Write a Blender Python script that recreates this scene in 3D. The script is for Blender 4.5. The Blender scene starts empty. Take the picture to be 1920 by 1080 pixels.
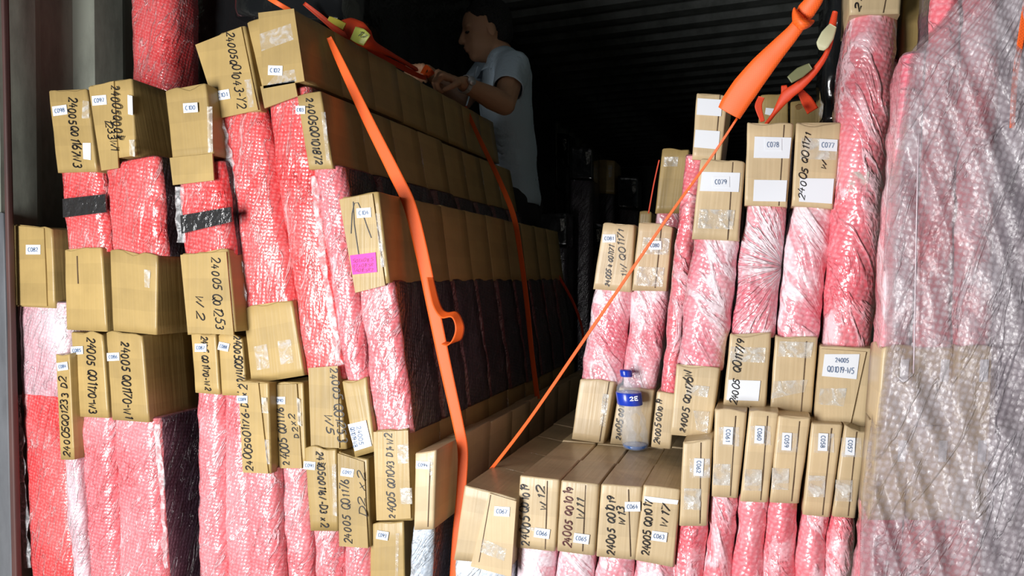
import bpy, bmesh, math, random
from mathutils import Vector, Matrix, noise
random.seed(7)
C = bpy.context.scene.collection
R = math.radians
# ---------------------------------------------------------------- camera
F = 1280.0
cd = bpy.data.cameras.new('camera'); cam = bpy.data.objects.new('camera', cd); C.objects.link(cam)
cd.sensor_width = 36; cd.lens = 24; cd.clip_start = .02; cd.clip_end = 200
cam.location = (0, 0, 0)
cam.rotation_euler = (R(90 - .9), 0, R(20.2))
bpy.context.scene.camera = cam
CM = cam.rotation_euler.to_matrix()
def ray(px, py): return CM @ Vector(((px - 960) / F, -(py - 540) / F, -1))
def P(px, py, Y):
    d = ray(px, py); return d * (Y / d.y)
def PX(px, py, X):
    d = ray(px, py); return d * (X / d.x)
def PZ(px, py, Z):
    d = ray(px, py); return d * (Z / d.z)
def mpp(px, py, Y):                       # metres per pixel there
    return (P(px, py + 1, Y) - P(px, py, Y)).length
# ---------------------------------------------------------------- world, lights, exposure
vs = bpy.context.scene.view_settings
vs.view_transform = 'Standard'; vs.look = 'None'; vs.exposure = 0; vs.gamma = 1; vs.use_curve_mapping = False
w = bpy.data.worlds.new('overcast_sky'); bpy.context.scene.world = w; w.use_nodes = True
nt = w.node_tree; bg = nt.nodes['Background']
bg.inputs[0].default_value = (.80, .90, 1, 1); bg.inputs[1].default_value = .025
def area(name, loc, target, sx, sy, power, col=(1, 1, 1)):
    l = bpy.data.lights.new(name, 'AREA'); l.shape = 'RECTANGLE'; l.size = sx; l.size_y = sy; l.energy = power; l.color = col
    o = bpy.data.objects.new(name, l); C.objects.link(o); o.location = loc
    o.rotation_euler = (Vector(target) - Vector(loc)).to_track_quat('-Z', 'Y').to_euler(); return o
area('daylight_through_doors', (-1.38, -.70, -.28), (-.45, 1.4, -.34), .8, 1.4, 84, (1, .985, .97))
FLOOR, CEIL, XL, XR, YB = -.95, 1.44, -1.84, .62, 9.0
# ---------------------------------------------------------------- materials
def newmat(name):
    m = bpy.data.materials.new(name); m.use_nodes = True
    n = m.node_tree; return m, n, n.nodes['Principled BSDF']
def nd(n, t, **k):
    x = n.nodes.new(t)
    for a, b in k.items(): setattr(x, a, b)
    return x
def lk(n, a, b): n.links.new(a, b)
def flat(name, col, rough=.5, metal=0, coat=0, bump=0, bscale=60, em=0, alpha=1, trans=0, var=0):
    m, n, b = newmat(name)
    b.inputs['Base Color'].default_value = (*col, 1); b.inputs['Roughness'].default_value = rough
    b.inputs['Metallic'].default_value = metal; b.inputs['Coat Weight'].default_value = coat
    b.inputs['Coat Roughness'].default_value = .12; b.inputs['Alpha'].default_value = alpha
    b.inputs['Transmission Weight'].default_value = trans
    tc = nd(n, 'ShaderNodeTexCoord')
    if bump:
        t = nd(n, 'ShaderNodeTexNoise'); t.inputs['Scale'].default_value = bscale; t.inputs['Detail'].default_value = 4
        lk(n, tc.outputs['Object'], t.inputs['Vector'])
        bp = nd(n, 'ShaderNodeBump'); bp.inputs['Strength'].default_value = bump; bp.inputs['Distance'].default_value = .01
        lk(n, t.outputs[0], bp.inputs['Height']); lk(n, bp.outputs[0], b.inputs['Normal'])
        if coat: lk(n, bp.outputs[0], b.inputs['Coat Normal'])
    if var:
        t = nd(n, 'ShaderNodeTexNoise'); t.inputs['Scale'].default_value = 9; t.inputs['Detail'].default_value = 6
        lk(n, tc.outputs['Object'], t.inputs['Vector'])
        r = nd(n, 'ShaderNodeMapRange'); r.inputs[3].default_value = 1 - var; r.inputs[4].default_value = 1 + var
        lk(n, t.outputs[0], r.inputs[0])
        mx = nd(n, 'ShaderNodeVectorMath', operation='SCALE'); mx.inputs[0].default_value = col
        lk(n, r.outputs[0], mx.inputs['Scale']); lk(n, mx.outputs[0], b.inputs['Base Color'])
    return m
def cardboard(name, col, tan=0):
    m, n, b = newmat(name)
    uv = nd(n, 'ShaderNodeTexCoord'); oi = nd(n, 'ShaderNodeObjectInfo')
    no = nd(n, 'ShaderNodeTexNoise'); no.inputs['Scale'].default_value = 14; no.inputs['Detail'].default_value = 5
    lk(n, uv.outputs['UV'], no.inputs['Vector'])
    # corrugation flutes showing through, and packing-tape bands
    mp = nd(n, 'ShaderNodeMapping'); mp.inputs['Scale'].default_value = (130, 3, 1); lk(n, uv.outputs['UV'], mp.inputs[0])
    fl = nd(n, 'ShaderNodeTexNoise'); fl.inputs['Scale'].default_value = 1; fl.inputs['Detail'].default_value = 2; lk(n, mp.outputs[0], fl.inputs['Vector'])
    sx = nd(n, 'ShaderNodeSeparateXYZ'); lk(n, uv.outputs['UV'], sx.inputs[0])
    ad = nd(n, 'ShaderNodeMath', operation='ADD'); lk(n, sx.outputs[1], ad.inputs[0]); lk(n, oi.outputs['Random'], ad.inputs[1])
    wv = nd(n, 'ShaderNodeMath', operation='PINGPONG'); wv.inputs[1].default_value = .055; lk(n, ad.outputs[0], wv.inputs[0])
    gt = nd(n, 'ShaderNodeMath', operation='GREATER_THAN'); gt.inputs[1].default_value = .03; lk(n, wv.outputs[0], gt.inputs[0])
    s = nd(n, 'ShaderNodeMath', operation='MULTIPLY_ADD'); s.inputs[1].default_value = .42; s.inputs[2].default_value = .79
    lk(n, no.outputs[0], s.inputs[0])
    s2 = nd(n, 'ShaderNodeMath', operation='MULTIPLY_ADD'); s2.inputs[1].default_value = .16; lk(n, fl.outputs[0], s2.inputs[0]); lk(n, s.outputs[0], s2.inputs[2])
    s3 = nd(n, 'ShaderNodeMath', operation='MULTIPLY_ADD'); s3.inputs[1].default_value = -.07; lk(n, gt.outputs[0], s3.inputs[0]); lk(n, s2.outputs[0], s3.inputs[2])
    s4 = nd(n, 'ShaderNodeMath', operation='MULTIPLY_ADD'); s4.inputs[1].default_value = .16; lk(n, oi.outputs['Random'], s4.inputs[0]); lk(n, s3.outputs[0], s4.inputs[2])
    s5 = nd(n, 'ShaderNodeMath', operation='ADD'); s5.inputs[1].default_value = -.17; lk(n, s4.outputs[0], s5.inputs[0])
    mx = nd(n, 'ShaderNodeVectorMath', operation='SCALE'); mx.inputs[0].default_value = col
    lk(n, s5.outputs[0], mx.inputs['Scale']); lk(n, mx.outputs[0], b.inputs['Base Color'])
    b.inputs['Roughness'].default_value = .5; b.inputs['Coat Weight'].default_value = .28; b.inputs['Coat Roughness'].default_value = .22
    bp = nd(n, 'ShaderNodeBump'); bp.inputs['Strength'].default_value = .3; bp.inputs['Distance'].default_value = .002
    a = nd(n, 'ShaderNodeMath', operation='ADD'); lk(n, fl.outputs[0], a.inputs[0]); lk(n, no.outputs[0], a.inputs[1])
    lk(n, a.outputs[0], bp.inputs['Height']); lk(n, bp.outputs[0], b.inputs['Normal']); lk(n, bp.outputs[0], b.inputs['Coat Normal'])
    return m
def bubble(name, base, milk, amt, crease_glint=.5, bub=105, rough=.3, radial=None, alpha=None, ang=50, coat=1.0, csc=(34, 7), clo=.60, line=.022, dome=.20):
    """bubble film over a coloured foam: domes, milky patches with sheen painted in, white glints on creases"""
    m, n, b = newmat(name)
    uv = nd(n, 'ShaderNodeTexCoord'); oi = nd(n, 'ShaderNodeObjectInfo')
    off = nd(n, 'ShaderNodeVectorMath', operation='ADD'); lk(n, uv.outputs['UV'], off.inputs[0])
    if radial is None:
        cx = nd(n, 'ShaderNodeCombineXYZ'); lk(n, oi.outputs['Random'], cx.inputs[0]); lk(n, oi.outputs['Random'], cx.inputs[1])
        sc = nd(n, 'ShaderNodeVectorMath', operation='SCALE'); sc.inputs['Scale'].default_value = 7; lk(n, cx.outputs[0], sc.inputs[0]); lk(n, sc.outputs[0], off.inputs[1])
    # skewed rows of round bubbles
    mr = nd(n, 'ShaderNodeMapping'); mr.inputs['Rotation'].default_value = (0, 0, R(14)); mr.inputs['Scale'].default_value = (1, 1.12, 1); lk(n, uv.outputs['UV'], mr.inputs[0])
    v = nd(n, 'ShaderNodeTexVoronoi'); v.voronoi_dimensions = '2D'; v.inputs['Scale'].default_value = bub; v.inputs['Randomness'].default_value = .22
    lk(n, mr.outputs[0], v.inputs['Vector'])
    vr = nd(n, 'ShaderNodeMapRange'); vr.inputs[1].default_value = .5; vr.inputs[2].default_value = .15; lk(n, v.outputs['Distance'], vr.inputs[0])
    # creases
    if radial is None:
        mp = nd(n, 'ShaderNodeMapping'); mp.inputs['Rotation'].default_value = (0, 0, R(ang)); lk(n, off.outputs[0], mp.inputs[0])
        mq = nd(n, 'ShaderNodeMapping'); mq.inputs['Scale'].default_value = (csc[0], csc[1], 1); lk(n, mp.outputs[0], mq.inputs[0])
        cr = nd(n, 'ShaderNodeTexNoise'); cr.inputs['Scale'].default_value = 1; cr.inputs['Detail'].default_value = 5; cr.inputs['Distortion'].default_value = .9
        lk(n, mq.outputs[0], cr.inputs['Vector'])
        cro = cr.outputs[0]
    else:
        sb = nd(n, 'ShaderNodeVectorMath', operation='SUBTRACT'); sb.inputs[1].default_value = (radial[0], radial[1], 0); lk(n, uv.outputs['UV'], sb.inputs[0])
        sx = nd(n, 'ShaderNodeSeparateXYZ'); lk(n, sb.outputs[0], sx.inputs[0])
        at = nd(n, 'ShaderNodeMath', operation='ARCTAN2'); lk(n, sx.outputs[1], at.inputs[0]); lk(n, sx.outputs[0], at.inputs[1])
        ln = nd(n, 'ShaderNodeVectorMath', operation='LENGTH'); lk(n, sb.outputs[0], ln.inputs[0])
        cc = nd(n, 'ShaderNodeCombineXYZ')
        m1 = nd(n, 'ShaderNodeMath', operation='MULTIPLY'); m1.inputs[1].default_value = 7; lk(n, at.outputs[0], m1.inputs[0])
        m2 = nd(n, 'ShaderNodeMath', operation='MULTIPLY'); m2.inputs[1].default_value = 12; lk(n, ln.outputs['Value'], m2.inputs[0])
        lk(n, m1.outputs[0], cc.inputs[0]); lk(n, m2.outputs[0], cc.inputs[1])
        cr = nd(n, 'ShaderNodeTexNoise'); cr.inputs['Scale'].default_value = 1; cr.inputs['Detail'].default_value = 3; lk(n, cc.outputs[0], cr.inputs['Vector'])
        cro = cr.outputs[0]
    rs = nd(n, 'ShaderNodeMath', operation='SUBTRACT'); rs.inputs[1].default_value = .5; lk(n, cro, rs.inputs[0])
    ra = nd(n, 'ShaderNodeMath', operation='ABSOLUTE'); lk(n, rs.outputs[0], ra.inputs[0])
    crm = nd(n, 'ShaderNodeMapRange'); crm.inputs[1].default_value = line; crm.inputs[2].default_value = line * .25; lk(n, ra.outputs[0], crm.inputs[0])
    pn = nd(n, 'ShaderNodeTexNoise'); pn.inputs['Scale'].default_value = 5; pn.inputs['Detail'].default_value = 4; lk(n, off.outputs[0], pn.inputs['Vector'])
    pm = nd(n, 'ShaderNodeMapRange'); pm.inputs[1].default_value = .38; pm.inputs[2].default_value = .68; lk(n, pn.outputs[0], pm.inputs[0])
    # milky film plus painted sheen = patch*amt + white glints on creases where the patch is strong + weak dome ring
    a1 = nd(n, 'ShaderNodeMath', operation='MULTIPLY'); a1.inputs[1].default_value = amt; lk(n, pm.outputs[0], a1.inputs[0])
    fn = nd(n, 'ShaderNodeTexNoise'); fn.inputs['Scale'].default_value = 130; fn.inputs['Detail'].default_value = 3; lk(n, off.outputs[0], fn.inputs['Vector'])
    fm = nd(n, 'ShaderNodeMapRange'); fm.inputs[1].default_value = .5; fm.inputs[2].default_value = .72; fm.inputs[4].default_value = .34; lk(n, fn.outputs[0], fm.inputs[0])
    p2 = nd(n, 'ShaderNodeMapRange'); p2.inputs[1].default_value = .4; p2.inputs[2].default_value = .56; lk(n, pn.outputs[0], p2.inputs[0])
    a2 = nd(n, 'ShaderNodeMath', operation='MULTIPLY'); lk(n, crm.outputs[0], a2.inputs[0]); lk(n, p2.outputs[0], a2.inputs[1])
    a3 = nd(n, 'ShaderNodeMath', operation='MULTIPLY_ADD'); a3.inputs[1].default_value = crease_glint; lk(n, a2.outputs[0], a3.inputs[0]); lk(n, a1.outputs[0], a3.inputs[2])
    a4 = nd(n, 'ShaderNodeMath', operation='MULTIPLY_ADD'); a4.inputs[1].default_value = .9; lk(n, fm.outputs[0], a4.inputs[0]); lk(n, a3.outputs[0], a4.inputs[2])
    a5 = nd(n, 'ShaderNodeMath', operation='MULTIPLY_ADD', use_clamp=True); a5.inputs[1].default_value = dome; lk(n, vr.outputs[0], a5.inputs[0]); lk(n, a4.outputs[0], a5.inputs[2])
    mx = nd(n, 'ShaderNodeMix', data_type='RGBA'); mx.inputs[6].default_value = (*base, 1); mx.inputs[7].default_value = (*milk, 1)
    lk(n, a5.outputs[0], mx.inputs[0]); lk(n, mx.outputs[2], b.inputs['Base Color'])
    b.inputs['Roughness'].default_value = rough; b.inputs['Coat Weight'].default_value = coat; b.inputs['Coat Roughness'].default_value = .1
    h = nd(n, 'ShaderNodeMath', operation='MULTIPLY_ADD'); h.inputs[1].default_value = .10; lk(n, vr.outputs[0], h.inputs[0])
    h0 = nd(n, 'ShaderNodeMath', operation='MULTIPLY_ADD'); h0.inputs[1].default_value = .45; lk(n, crm.outputs[0], h0.inputs[0]); lk(n, cro, h0.inputs[2]); lk(n, h0.outputs[0], h.inputs[2])
    b1 = nd(n, 'ShaderNodeBump'); b1.inputs['Strength'].default_value = 1; b1.inputs['Distance'].default_value = .005; lk(n, h.outputs[0], b1.inputs['Height'])
    b2 = nd(n, 'ShaderNodeBump'); b2.inputs['Strength'].default_value = .8; b2.inputs['Distance'].default_value = .02; lk(n, pn.outputs[0], b2.inputs['Height']); lk(n, b1.outputs[0], b2.inputs['Normal'])
    lk(n, b2.outputs[0], b.inputs['Coat Normal']); lk(n, b1.outputs[0], b.inputs['Normal'])
    if alpha is not None:
        ar = nd(n, 'ShaderNodeMapRange'); ar.inputs[3].default_value = alpha[0]; ar.inputs[4].default_value = alpha[1]
        lk(n, a5.outputs[0], ar.inputs[0]); lk(n, ar.outputs[0], b.inputs['Alpha'])
    return m
def film(name, alpha=.18, milk=(.9, .92, .95), bsc=60, rough=.08):
    m = flat(name, milk, rough, coat=1, bump=.9, bscale=bsc)
    n = m.node_tree; b = n.nodes['Principled BSDF']
    tc = nd(n, 'ShaderNodeTexCoord'); t = nd(n, 'ShaderNodeTexNoise'); t.inputs['Scale'].default_value = bsc * .9; t.inputs['Detail'].default_value = 4; t.inputs['Distortion'].default_value = 2
    lk(n, tc.outputs['Object'], t.inputs['Vector'])
    r = nd(n, 'ShaderNodeMapRange'); r.inputs[1].default_value = .45; r.inputs[2].default_value = .68; r.inputs[3].default_value = alpha * .5; r.inputs[4].default_value = min(1, alpha * 2.6)
    lk(n, t.outputs[0], r.inputs[0]); lk(n, r.outputs[0], b.inputs['Alpha']); return m
def webbing(name, col):
    m, n, b = newmat(name)
    tc = nd(n, 'ShaderNodeTexCoord'); wv = nd(n, 'ShaderNodeTexChecker'); wv.inputs['Scale'].default_value = 520
    lk(n, tc.outputs['UV'], wv.inputs['Vector'])
    s = nd(n, 'ShaderNodeMapRange'); s.inputs[3].default_value = .86; s.inputs[4].default_value = 1.08; lk(n, wv.outputs['Fac'], s.inputs[0])
    mx = nd(n, 'ShaderNodeVectorMath', operation='SCALE'); mx.inputs[0].default_value = col; lk(n, s.outputs[0], mx.inputs['Scale']); lk(n, mx.outputs[0], b.inputs['Base Color'])
    b.inputs['Roughness'].default_value = .55
    bp = nd(n, 'ShaderNodeBump'); bp.inputs['Strength'].default_value = .5; bp.inputs['Distance'].default_value = .001; lk(n, wv.outputs['Fac'], bp.inputs['Height']); lk(n, bp.outputs[0], b.inputs['Normal'])
    return m
def steel_paint(name, col, dark, rough=.6):
    m, n, b = newmat(name)
    tc = nd(n, 'ShaderNodeTexCoord'); t = nd(n, 'ShaderNodeTexNoise'); t.inputs['Scale'].default_value = 7; t.inputs['Detail'].default_value = 9; t.inputs['Roughness'].default_value = .7
    mp = nd(n, 'ShaderNodeMapping'); mp.inputs['Scale'].default_value = (1, 1, .25); lk(n, tc.outputs['Object'], mp.inputs[0]); lk(n, mp.outputs[0], t.inputs['Vector'])
    cr = nd(n, 'ShaderNodeValToRGB'); cr.color_ramp.elements[0].position = .35; cr.color_ramp.elements[0].color = (*dark, 1); cr.color_ramp.elements[1].position = .6; cr.color_ramp.elements[1].color = (*col, 1)
    lk(n, t.outputs[0], cr.inputs[0]); lk(n, cr.outputs[0], b.inputs['Base Color']); b.inputs['Roughness'].default_value = rough
    return m
M = dict(
    card=cardboard('cardboard', (.43, .30, .112)), card2=cardboard('cardboard_pale', (.60, .46, .27)),
    red=bubble('red_bubble_wrap', (.74, .04, .045), (.90, .45, .46), .20, .8, ang=20, clo=.58),
    pink=bubble('pink_bubble_wrap', (.76, .13, .155), (.93, .60, .65), .24, .8, ang=28, clo=.58),
    pale=bubble('pale_pink_bubble_wrap', (.78, .16, .22), (.96, .80, .86), .65, .9, ang=-35, csc=(17, 5), line=.075),
    rose=bubble('rose_bubble_wrap', (.80, .13, .17), (.95, .62, .68), .28, .8, ang=-20, csc=(15, 6), line=.055),
    frost=bubble('frosted_pink_bubble_wrap', (.55, .25, .30), (.88, .78, .84), .7, .5, ang=30),
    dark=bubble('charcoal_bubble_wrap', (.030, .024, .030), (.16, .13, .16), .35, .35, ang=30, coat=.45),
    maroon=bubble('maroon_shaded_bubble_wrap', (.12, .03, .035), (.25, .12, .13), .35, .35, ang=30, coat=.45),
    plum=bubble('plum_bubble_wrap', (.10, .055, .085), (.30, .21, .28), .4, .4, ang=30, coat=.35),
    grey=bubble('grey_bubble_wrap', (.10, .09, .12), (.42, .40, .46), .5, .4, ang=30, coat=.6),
    radial=bubble('fan_creased_pink_bubble_wrap', (.78, .15, .21), (.96, .82, .88), .5, 1.0, radial=(.205, .13), line=.085),
    white=bubble('white_bubble_wrap', (.50, .58, .68), (.88, .93, .97), .6, .5, ang=30),
    over=bubble('clear_bubble_sheet', (.44, .37, .40), (.68, .64, .69), .45, .18, bub=72, alpha=(.20, .64), ang=25, csc=(14, 2.4), line=.02, dome=.42, coat=.6),
    tape=film('clear_tape', .12, bsc=34), tapew=film('crinkled_clear_tape', .26, (.86, .84, .78), bsc=38, rough=.14), gapfilm=film('loose_clear_film', .22, bsc=40),
    black=flat('black_tape', (.02, .02, .022), .3, coat=1, bump=.8, bscale=45),
    brown=flat('brown_tape', (.33, .22, .10), .25, coat=.8, bump=.3, bscale=50),
    label=flat('white_label', (.82, .86, .92), .35, coat=.3), ink=flat('black_marker', (.012, .011, .012), .4), redink=flat('dark_red_marker', (.10, .015, .015), .4),
    print=flat('grey_print', (.16, .22, .34), .5), magenta=flat('pink_note', (.85, .015, .40), .5, coat=.3), noteink=flat('note_print', (.35, .0, .16), .5),
    orange=webbing('orange_webbing', (.95, .13, .012)), redweb=webbing('red_webbing', (.75, .06, .012)),
    seam=flat('seam_shadow_card', (.10, .06, .03), .7),
    wall=steel_paint('painted_corrugated_steel', (.34, .37, .31), (.17, .185, .155)),
    steel=steel_paint('dark_ceiling_steel', (.13, .14, .135), (.07, .078, .072), .4), frame=steel_paint('door_frame_paint', (.10, .045, .04), (.05, .03, .03)),
    gasket=steel_paint('grey_door_steel', (.13, .14, .155), (.07, .075, .085)), wood=flat('plywood_floor', (.14, .08, .045), .7, var=.3),
    ground=flat('concrete_ground', (.25, .25, .24), .8, var=.2),
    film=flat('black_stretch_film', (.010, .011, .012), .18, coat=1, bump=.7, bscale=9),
)
# ---------------------------------------------------------------- mesh helpers
def link(name, me, mats, parent=None):
    o = bpy.data.objects.new(name, me); C.objects.link(o)
    for m in (mats if isinstance(mats, (list, tuple)) else [mats]): me.materials.append(M[m] if isinstance(m, str) else m)
    if parent is not None: o.parent = parent
    return o
def mesh(name, vs, fs, mats, parent=None, uvs=None, mi=None, smooth=False):
    """vs world coordinates; the parent chain is made of unrotated empties at known places"""
    off = Vector((0, 0, 0)); p = parent
    while p is not None: off += p.location; p = p.parent
    me = bpy.data.meshes.new(name); me.from_pydata([tuple(Vector(v) - off) for v in vs], [], fs)
    if uvs is not None:
        l = me.uv_layers.new(name='UVMap')
        for pl in me.polygons:
            for li in pl.loop_indices: l.data[li].uv = uvs[me.loops[li].vertex_index]
    me.update(); o = link(name, me, mats, parent)
    if mi is not None: me.polygons.foreach_set('material_index', mi)
    if smooth: me.polygons.foreach_set('use_smooth', [True] * len(me.polygons))
    me.validate(); return o
def tag(o, label=None, cat=None, group=None, kind=None):
    if label: o['label'] = label
    if cat: o['category'] = cat
    if group: o['group'] = group
    if kind: o['kind'] = kind
    return o
def empty(name, loc, label, cat, group=None):
    o = bpy.data.objects.new(name, None); C.objects.link(o); o.location = loc; o.empty_display_size = .05
    return tag(o, label, cat, group)
def prism(name, q, Y, D, mats, parent=None, r=.006, rows=8, nf=8, dent=.001, puff=0, seed=0, nside=3, sides=1, wrink=0, slump=0, wave=0):
    """upright block: front quad q (TL,TR,BR,BL in photo pixels, on the plane Y), depth D going in"""
    TL, TR, BR, BL = [P(x, y, Y) for x, y in q]
    vsl, uvl, fs, mi = [], [], [], []
    rows_n = rows
    s0 = Vector((seed * 3.1, seed * 1.7, seed * .9))
    for j in range(rows_n + 1):
        v = j / rows_n
        L = TL.lerp(BL, v); Rr = TR.lerp(BR, v); wd = (Rr - L).length; ux = (Rr - L) / wd
        rr = min(r, wd * .45, D * .45)
        prof = []                     # (a, b, normal, isfront)
        for k in range(nside + 1): prof.append((0, D - (D - rr) * k / (nside) , (-1, 0), 0))
        for k in range(1, 4):
            t = math.pi / 2 * k / 4; prof.append((rr - rr * math.cos(t), rr - rr * math.sin(t), (-math.cos(t), -math.sin(t)), 1))
        for k in range(nf + 1): prof.append((rr + (wd - 2 * rr) * k / nf, 0, (0, -1), 1))
        for k in range(3, 0, -1):
            t = math.pi / 2 * k / 4; prof.append((wd - rr + rr * math.cos(t), rr - rr * math.sin(t), (math.cos(t), -math.sin(t)), 1))
        for k in range(nside + 1): prof.append((wd, rr + (D - rr) * k / nside, (1, 0), 0))
        n = len(prof); per = 0; pa = None
        for (a, b, nn, fr) in prof:
            if pa: per += math.hypot(a - pa[0], b - pa[1])
            pa = (a, b)
            p = L + ux * a + Vector((0, b, 0))
            d = dent * noise.noise(p * 22 + s0) * 2
            if puff: d += puff * math.sin(math.pi * min(1, max(0, v)))**.4 * (math.sin(math.pi * a / wd) if nn[1] < -.5 else .4)
            if wrink:
                q3 = Vector((p.x * 60 + p.z * 22, p.y * 50, p.z * 9)) + s0
                d += wrink * (1 - abs(noise.noise(q3)) * 3) * .6 + wrink * noise.noise(p * 34 + s0)
            if wave: d += wave * math.sin(v * 11 + seed) * (1 if nn[0] else 0)
            p = p + ux * nn[0] * d + Vector((0, nn[1] * d, 0))
            if slump and j == 0: p = p - Vector((0, 0, slump * noise.noise(Vector((a * 20, b * 20, seed)))))
            vsl.append(p); uvl.append((per, (1 - v) * (TL - BL).length))
    for j in range(rows_n):
        for i in range(n - 1):
            a = j * n + i
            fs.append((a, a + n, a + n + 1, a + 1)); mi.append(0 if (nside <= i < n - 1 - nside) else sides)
        fs.append((j * n + n - 1, j * n + n - 1 + n, j * n + n, j * n)); mi.append(sides)
    # top: a slightly inset ring so that the edge reads rounded; bottom plain
    ti = []
    ctr = sum((vsl[i] for i in range(n)), Vector()) / n
    for i in range(n):
        p = vsl[i] + (ctr - vsl[i]) * .05 + Vector((0, 0, min(.003, r * .5))); ti.append(len(vsl)); vsl.append(p)
        c = vsl[i]; uvl.append((c.x, c.y))
    for i in range(n):
        k = (i + 1) % n; fs.append((i, k, ti[k], ti[i])); mi.append(0 if len(mats) < 3 else 2)
    fs.append(tuple(ti)); mi.append(0 if len(mats) < 3 else 2)
    fs.append(tuple(rows_n * n + i for i in reversed(range(n)))); mi.append(0)
    mi = [min(x, len(mats) - 1) for x in mi]
    o = mesh(name, vsl, fs, mats, parent, uvl, mi, smooth=True)
    # keep the card's top and bottom flat
    for pl in o.data.polygons[-2:]: pl.use_smooth = False
    return o
def slab(name, pts, t, mat, parent=None, n=None, uvs=None):
    """thin polygon (world points, seen from outside counter-clockwise or not) with thickness t along n"""
    if n is None: n = Vector((0, 1, 0))
    k = len(pts); v = list(pts) + [p + n * t for p in pts]
    f = [tuple(range(k)), tuple(reversed(range(k, 2 * k)))] + [(i, i + k, (i + 1) % k + k, (i + 1) % k) for i in range(k)]
    return mesh(name, v, f, mat, parent, (list(uvs) * 2) if uvs else [(p.x, p.z) for p in v])
def patch(name, q, Y, off, mat, parent, t=.0006, lab=None):
    o = slab(name, [P(x, y, Y - off) for x, y in q], t, mat, parent)
    if lab: o['label'] = lab
    return o
def rect(cx, cy, w, h, a=0, sk=0):
    c, s = math.cos(R(a)), math.sin(R(a)); o = []
    for x, y in ((-w / 2, -h / 2), (w / 2, -h / 2), (w / 2, h / 2), (-w / 2, h / 2)):
        x += sk * y; o.append((cx + x * c - y * s, cy + x * s + y * c))
    return o
# ---------------------------------------------------------------- stroke lettering
def arc(cx, cy, rx, ry, a0, a1, n=10): return [(cx + rx * math.cos(R(a0 + (a1 - a0) * i / n)), cy + ry * math.sin(R(a0 + (a1 - a0) * i / n))) for i in range(n + 1)]
G = {
 '0': [arc(.28, .5, .26, .5, 90, 450, 14)], '1': [[(.12, .8), (.3, 1), (.28, 0)]],
 '2': [[(.04, .78)] + arc(.27, .74, .23, .26, 160, -30, 8) + [(.04, .03), (.56, .05)]],
 '3': [[(.06, .9)] + arc(.26, .76, .22, .24, 120, -80, 7) + arc(.26, .27, .27, .27, 80, -140, 9)],
 '4': [[(.32, 1), (.04, .36), (.56, .38)], [(.42, .7), (.36, 0)]],
 '5': [[(.14, .95), (.1, .55)] + arc(.25, .3, .27, .3, 110, -140, 9), [(.14, .97), (.56, 1)]],
 '6': [[(.44, 1), (.16, .6)] + arc(.28, .26, .24, .26, 150, 500, 12)], '7': [[(.03, .95), (.56, .97), (.2, 0)]],
 '8': [arc(.28, .75, .2, .24, 270, -90, 10) + arc(.28, .26, .25, .26, 90, 450, 10)],
 '9': [arc(.28, .73, .24, .26, 10, 370, 12) + [(.5, .5), (.34, 0)]],
 'Q': [arc(.3, .52, .29, .47, 70, 430, 14), [(.3, .3), (.62, -.05)]], 'C': [arc(.34, .5, .3, .5, 50, 310, 12)],
 'W': [[(.02, 1), (.16, .02), (.36, .75), (.52, .02), (.74, 1)]], 'w': [[(.02, .7), (.16, .02), (.34, .55), (.5, .02), (.7, .75)]],
 'D': [[(.08, .95), (.08, .03)], [(.02, .95)] + arc(.15, .5, .4, .46, 80, -80, 9) + [(.02, .03)]],
 'X': [[(.03, .9), (.5, .05)], [(.5, .9), (.03, .05)]], 'x': [[(.03, .6), (.4, .05)], [(.4, .6), (.03, .05)]],
 'Y': [[(.02, 1), (.28, .55), (.52, 1)], [(.28, .55), (.2, 0)]], '-': [[(.05, .45), (.42, .48)]], '+': [[(.05, .45), (.45, .45)], [(.25, .7), (.25, .2)]],
 '/': [[(.02, -.1), (.4, 1.1)]], '.': [[(.1, .02), (.16, .05)]], 'S': [arc(.28, .75, .24, .25, 30, 270, 8) + arc(.28, .25, .24, .25, 90, -150, 8)],
 '#': [[(.02, .2 + .12 * i + .1 * (i % 2)) if i % 2 else (.6, .1 + .13 * i) for i in range(8)], [(.1, .9), (.5, .1), (.15, .2), (.55, .8)]],
 'R': [[(.05, 0), (.05, .97)] + arc(.2, .74, .28, .23, 90, -90, 7) + [(.5, 0)]], 'E': [[(.5, 1), (.05, 1), (.05, 0), (.5, 0)], [(.05, .5), (.42, .5)]],
 'T': [[(.02, 1), (.56, 1)], [(.29, 1), (.29, 0)]], 'A': [[(0, 0), (.28, 1), (.56, 0)], [(.1, .35), (.46, .35)]], 'I': [[(.2, 0), (.2, 1)]],
}
ADV = {'1': .42, 'W': .9, 'w': .85, '-': .55, '.': .3, '/': .5, ' ': .45, 'I': .4}
def strokes(text, hand=0, seed=0):
    rnd = random.Random(seed); x = 0; out = []
    for ch in text:
        if ch != ' ':
            sc = 1 + hand * rnd.uniform(-.18, .22); dy = hand * rnd.uniform(-.12, .12); sh = .22 * hand + hand * rnd.uniform(-.08, .1)
            for s in G[ch]:
                out.append([(x + (a + sh * b) * sc, b * sc + dy) for a, b in s])
        x += ADV.get(ch, .72) * (1 + hand * rnd.uniform(-.1, .12))
    return out, x
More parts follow.
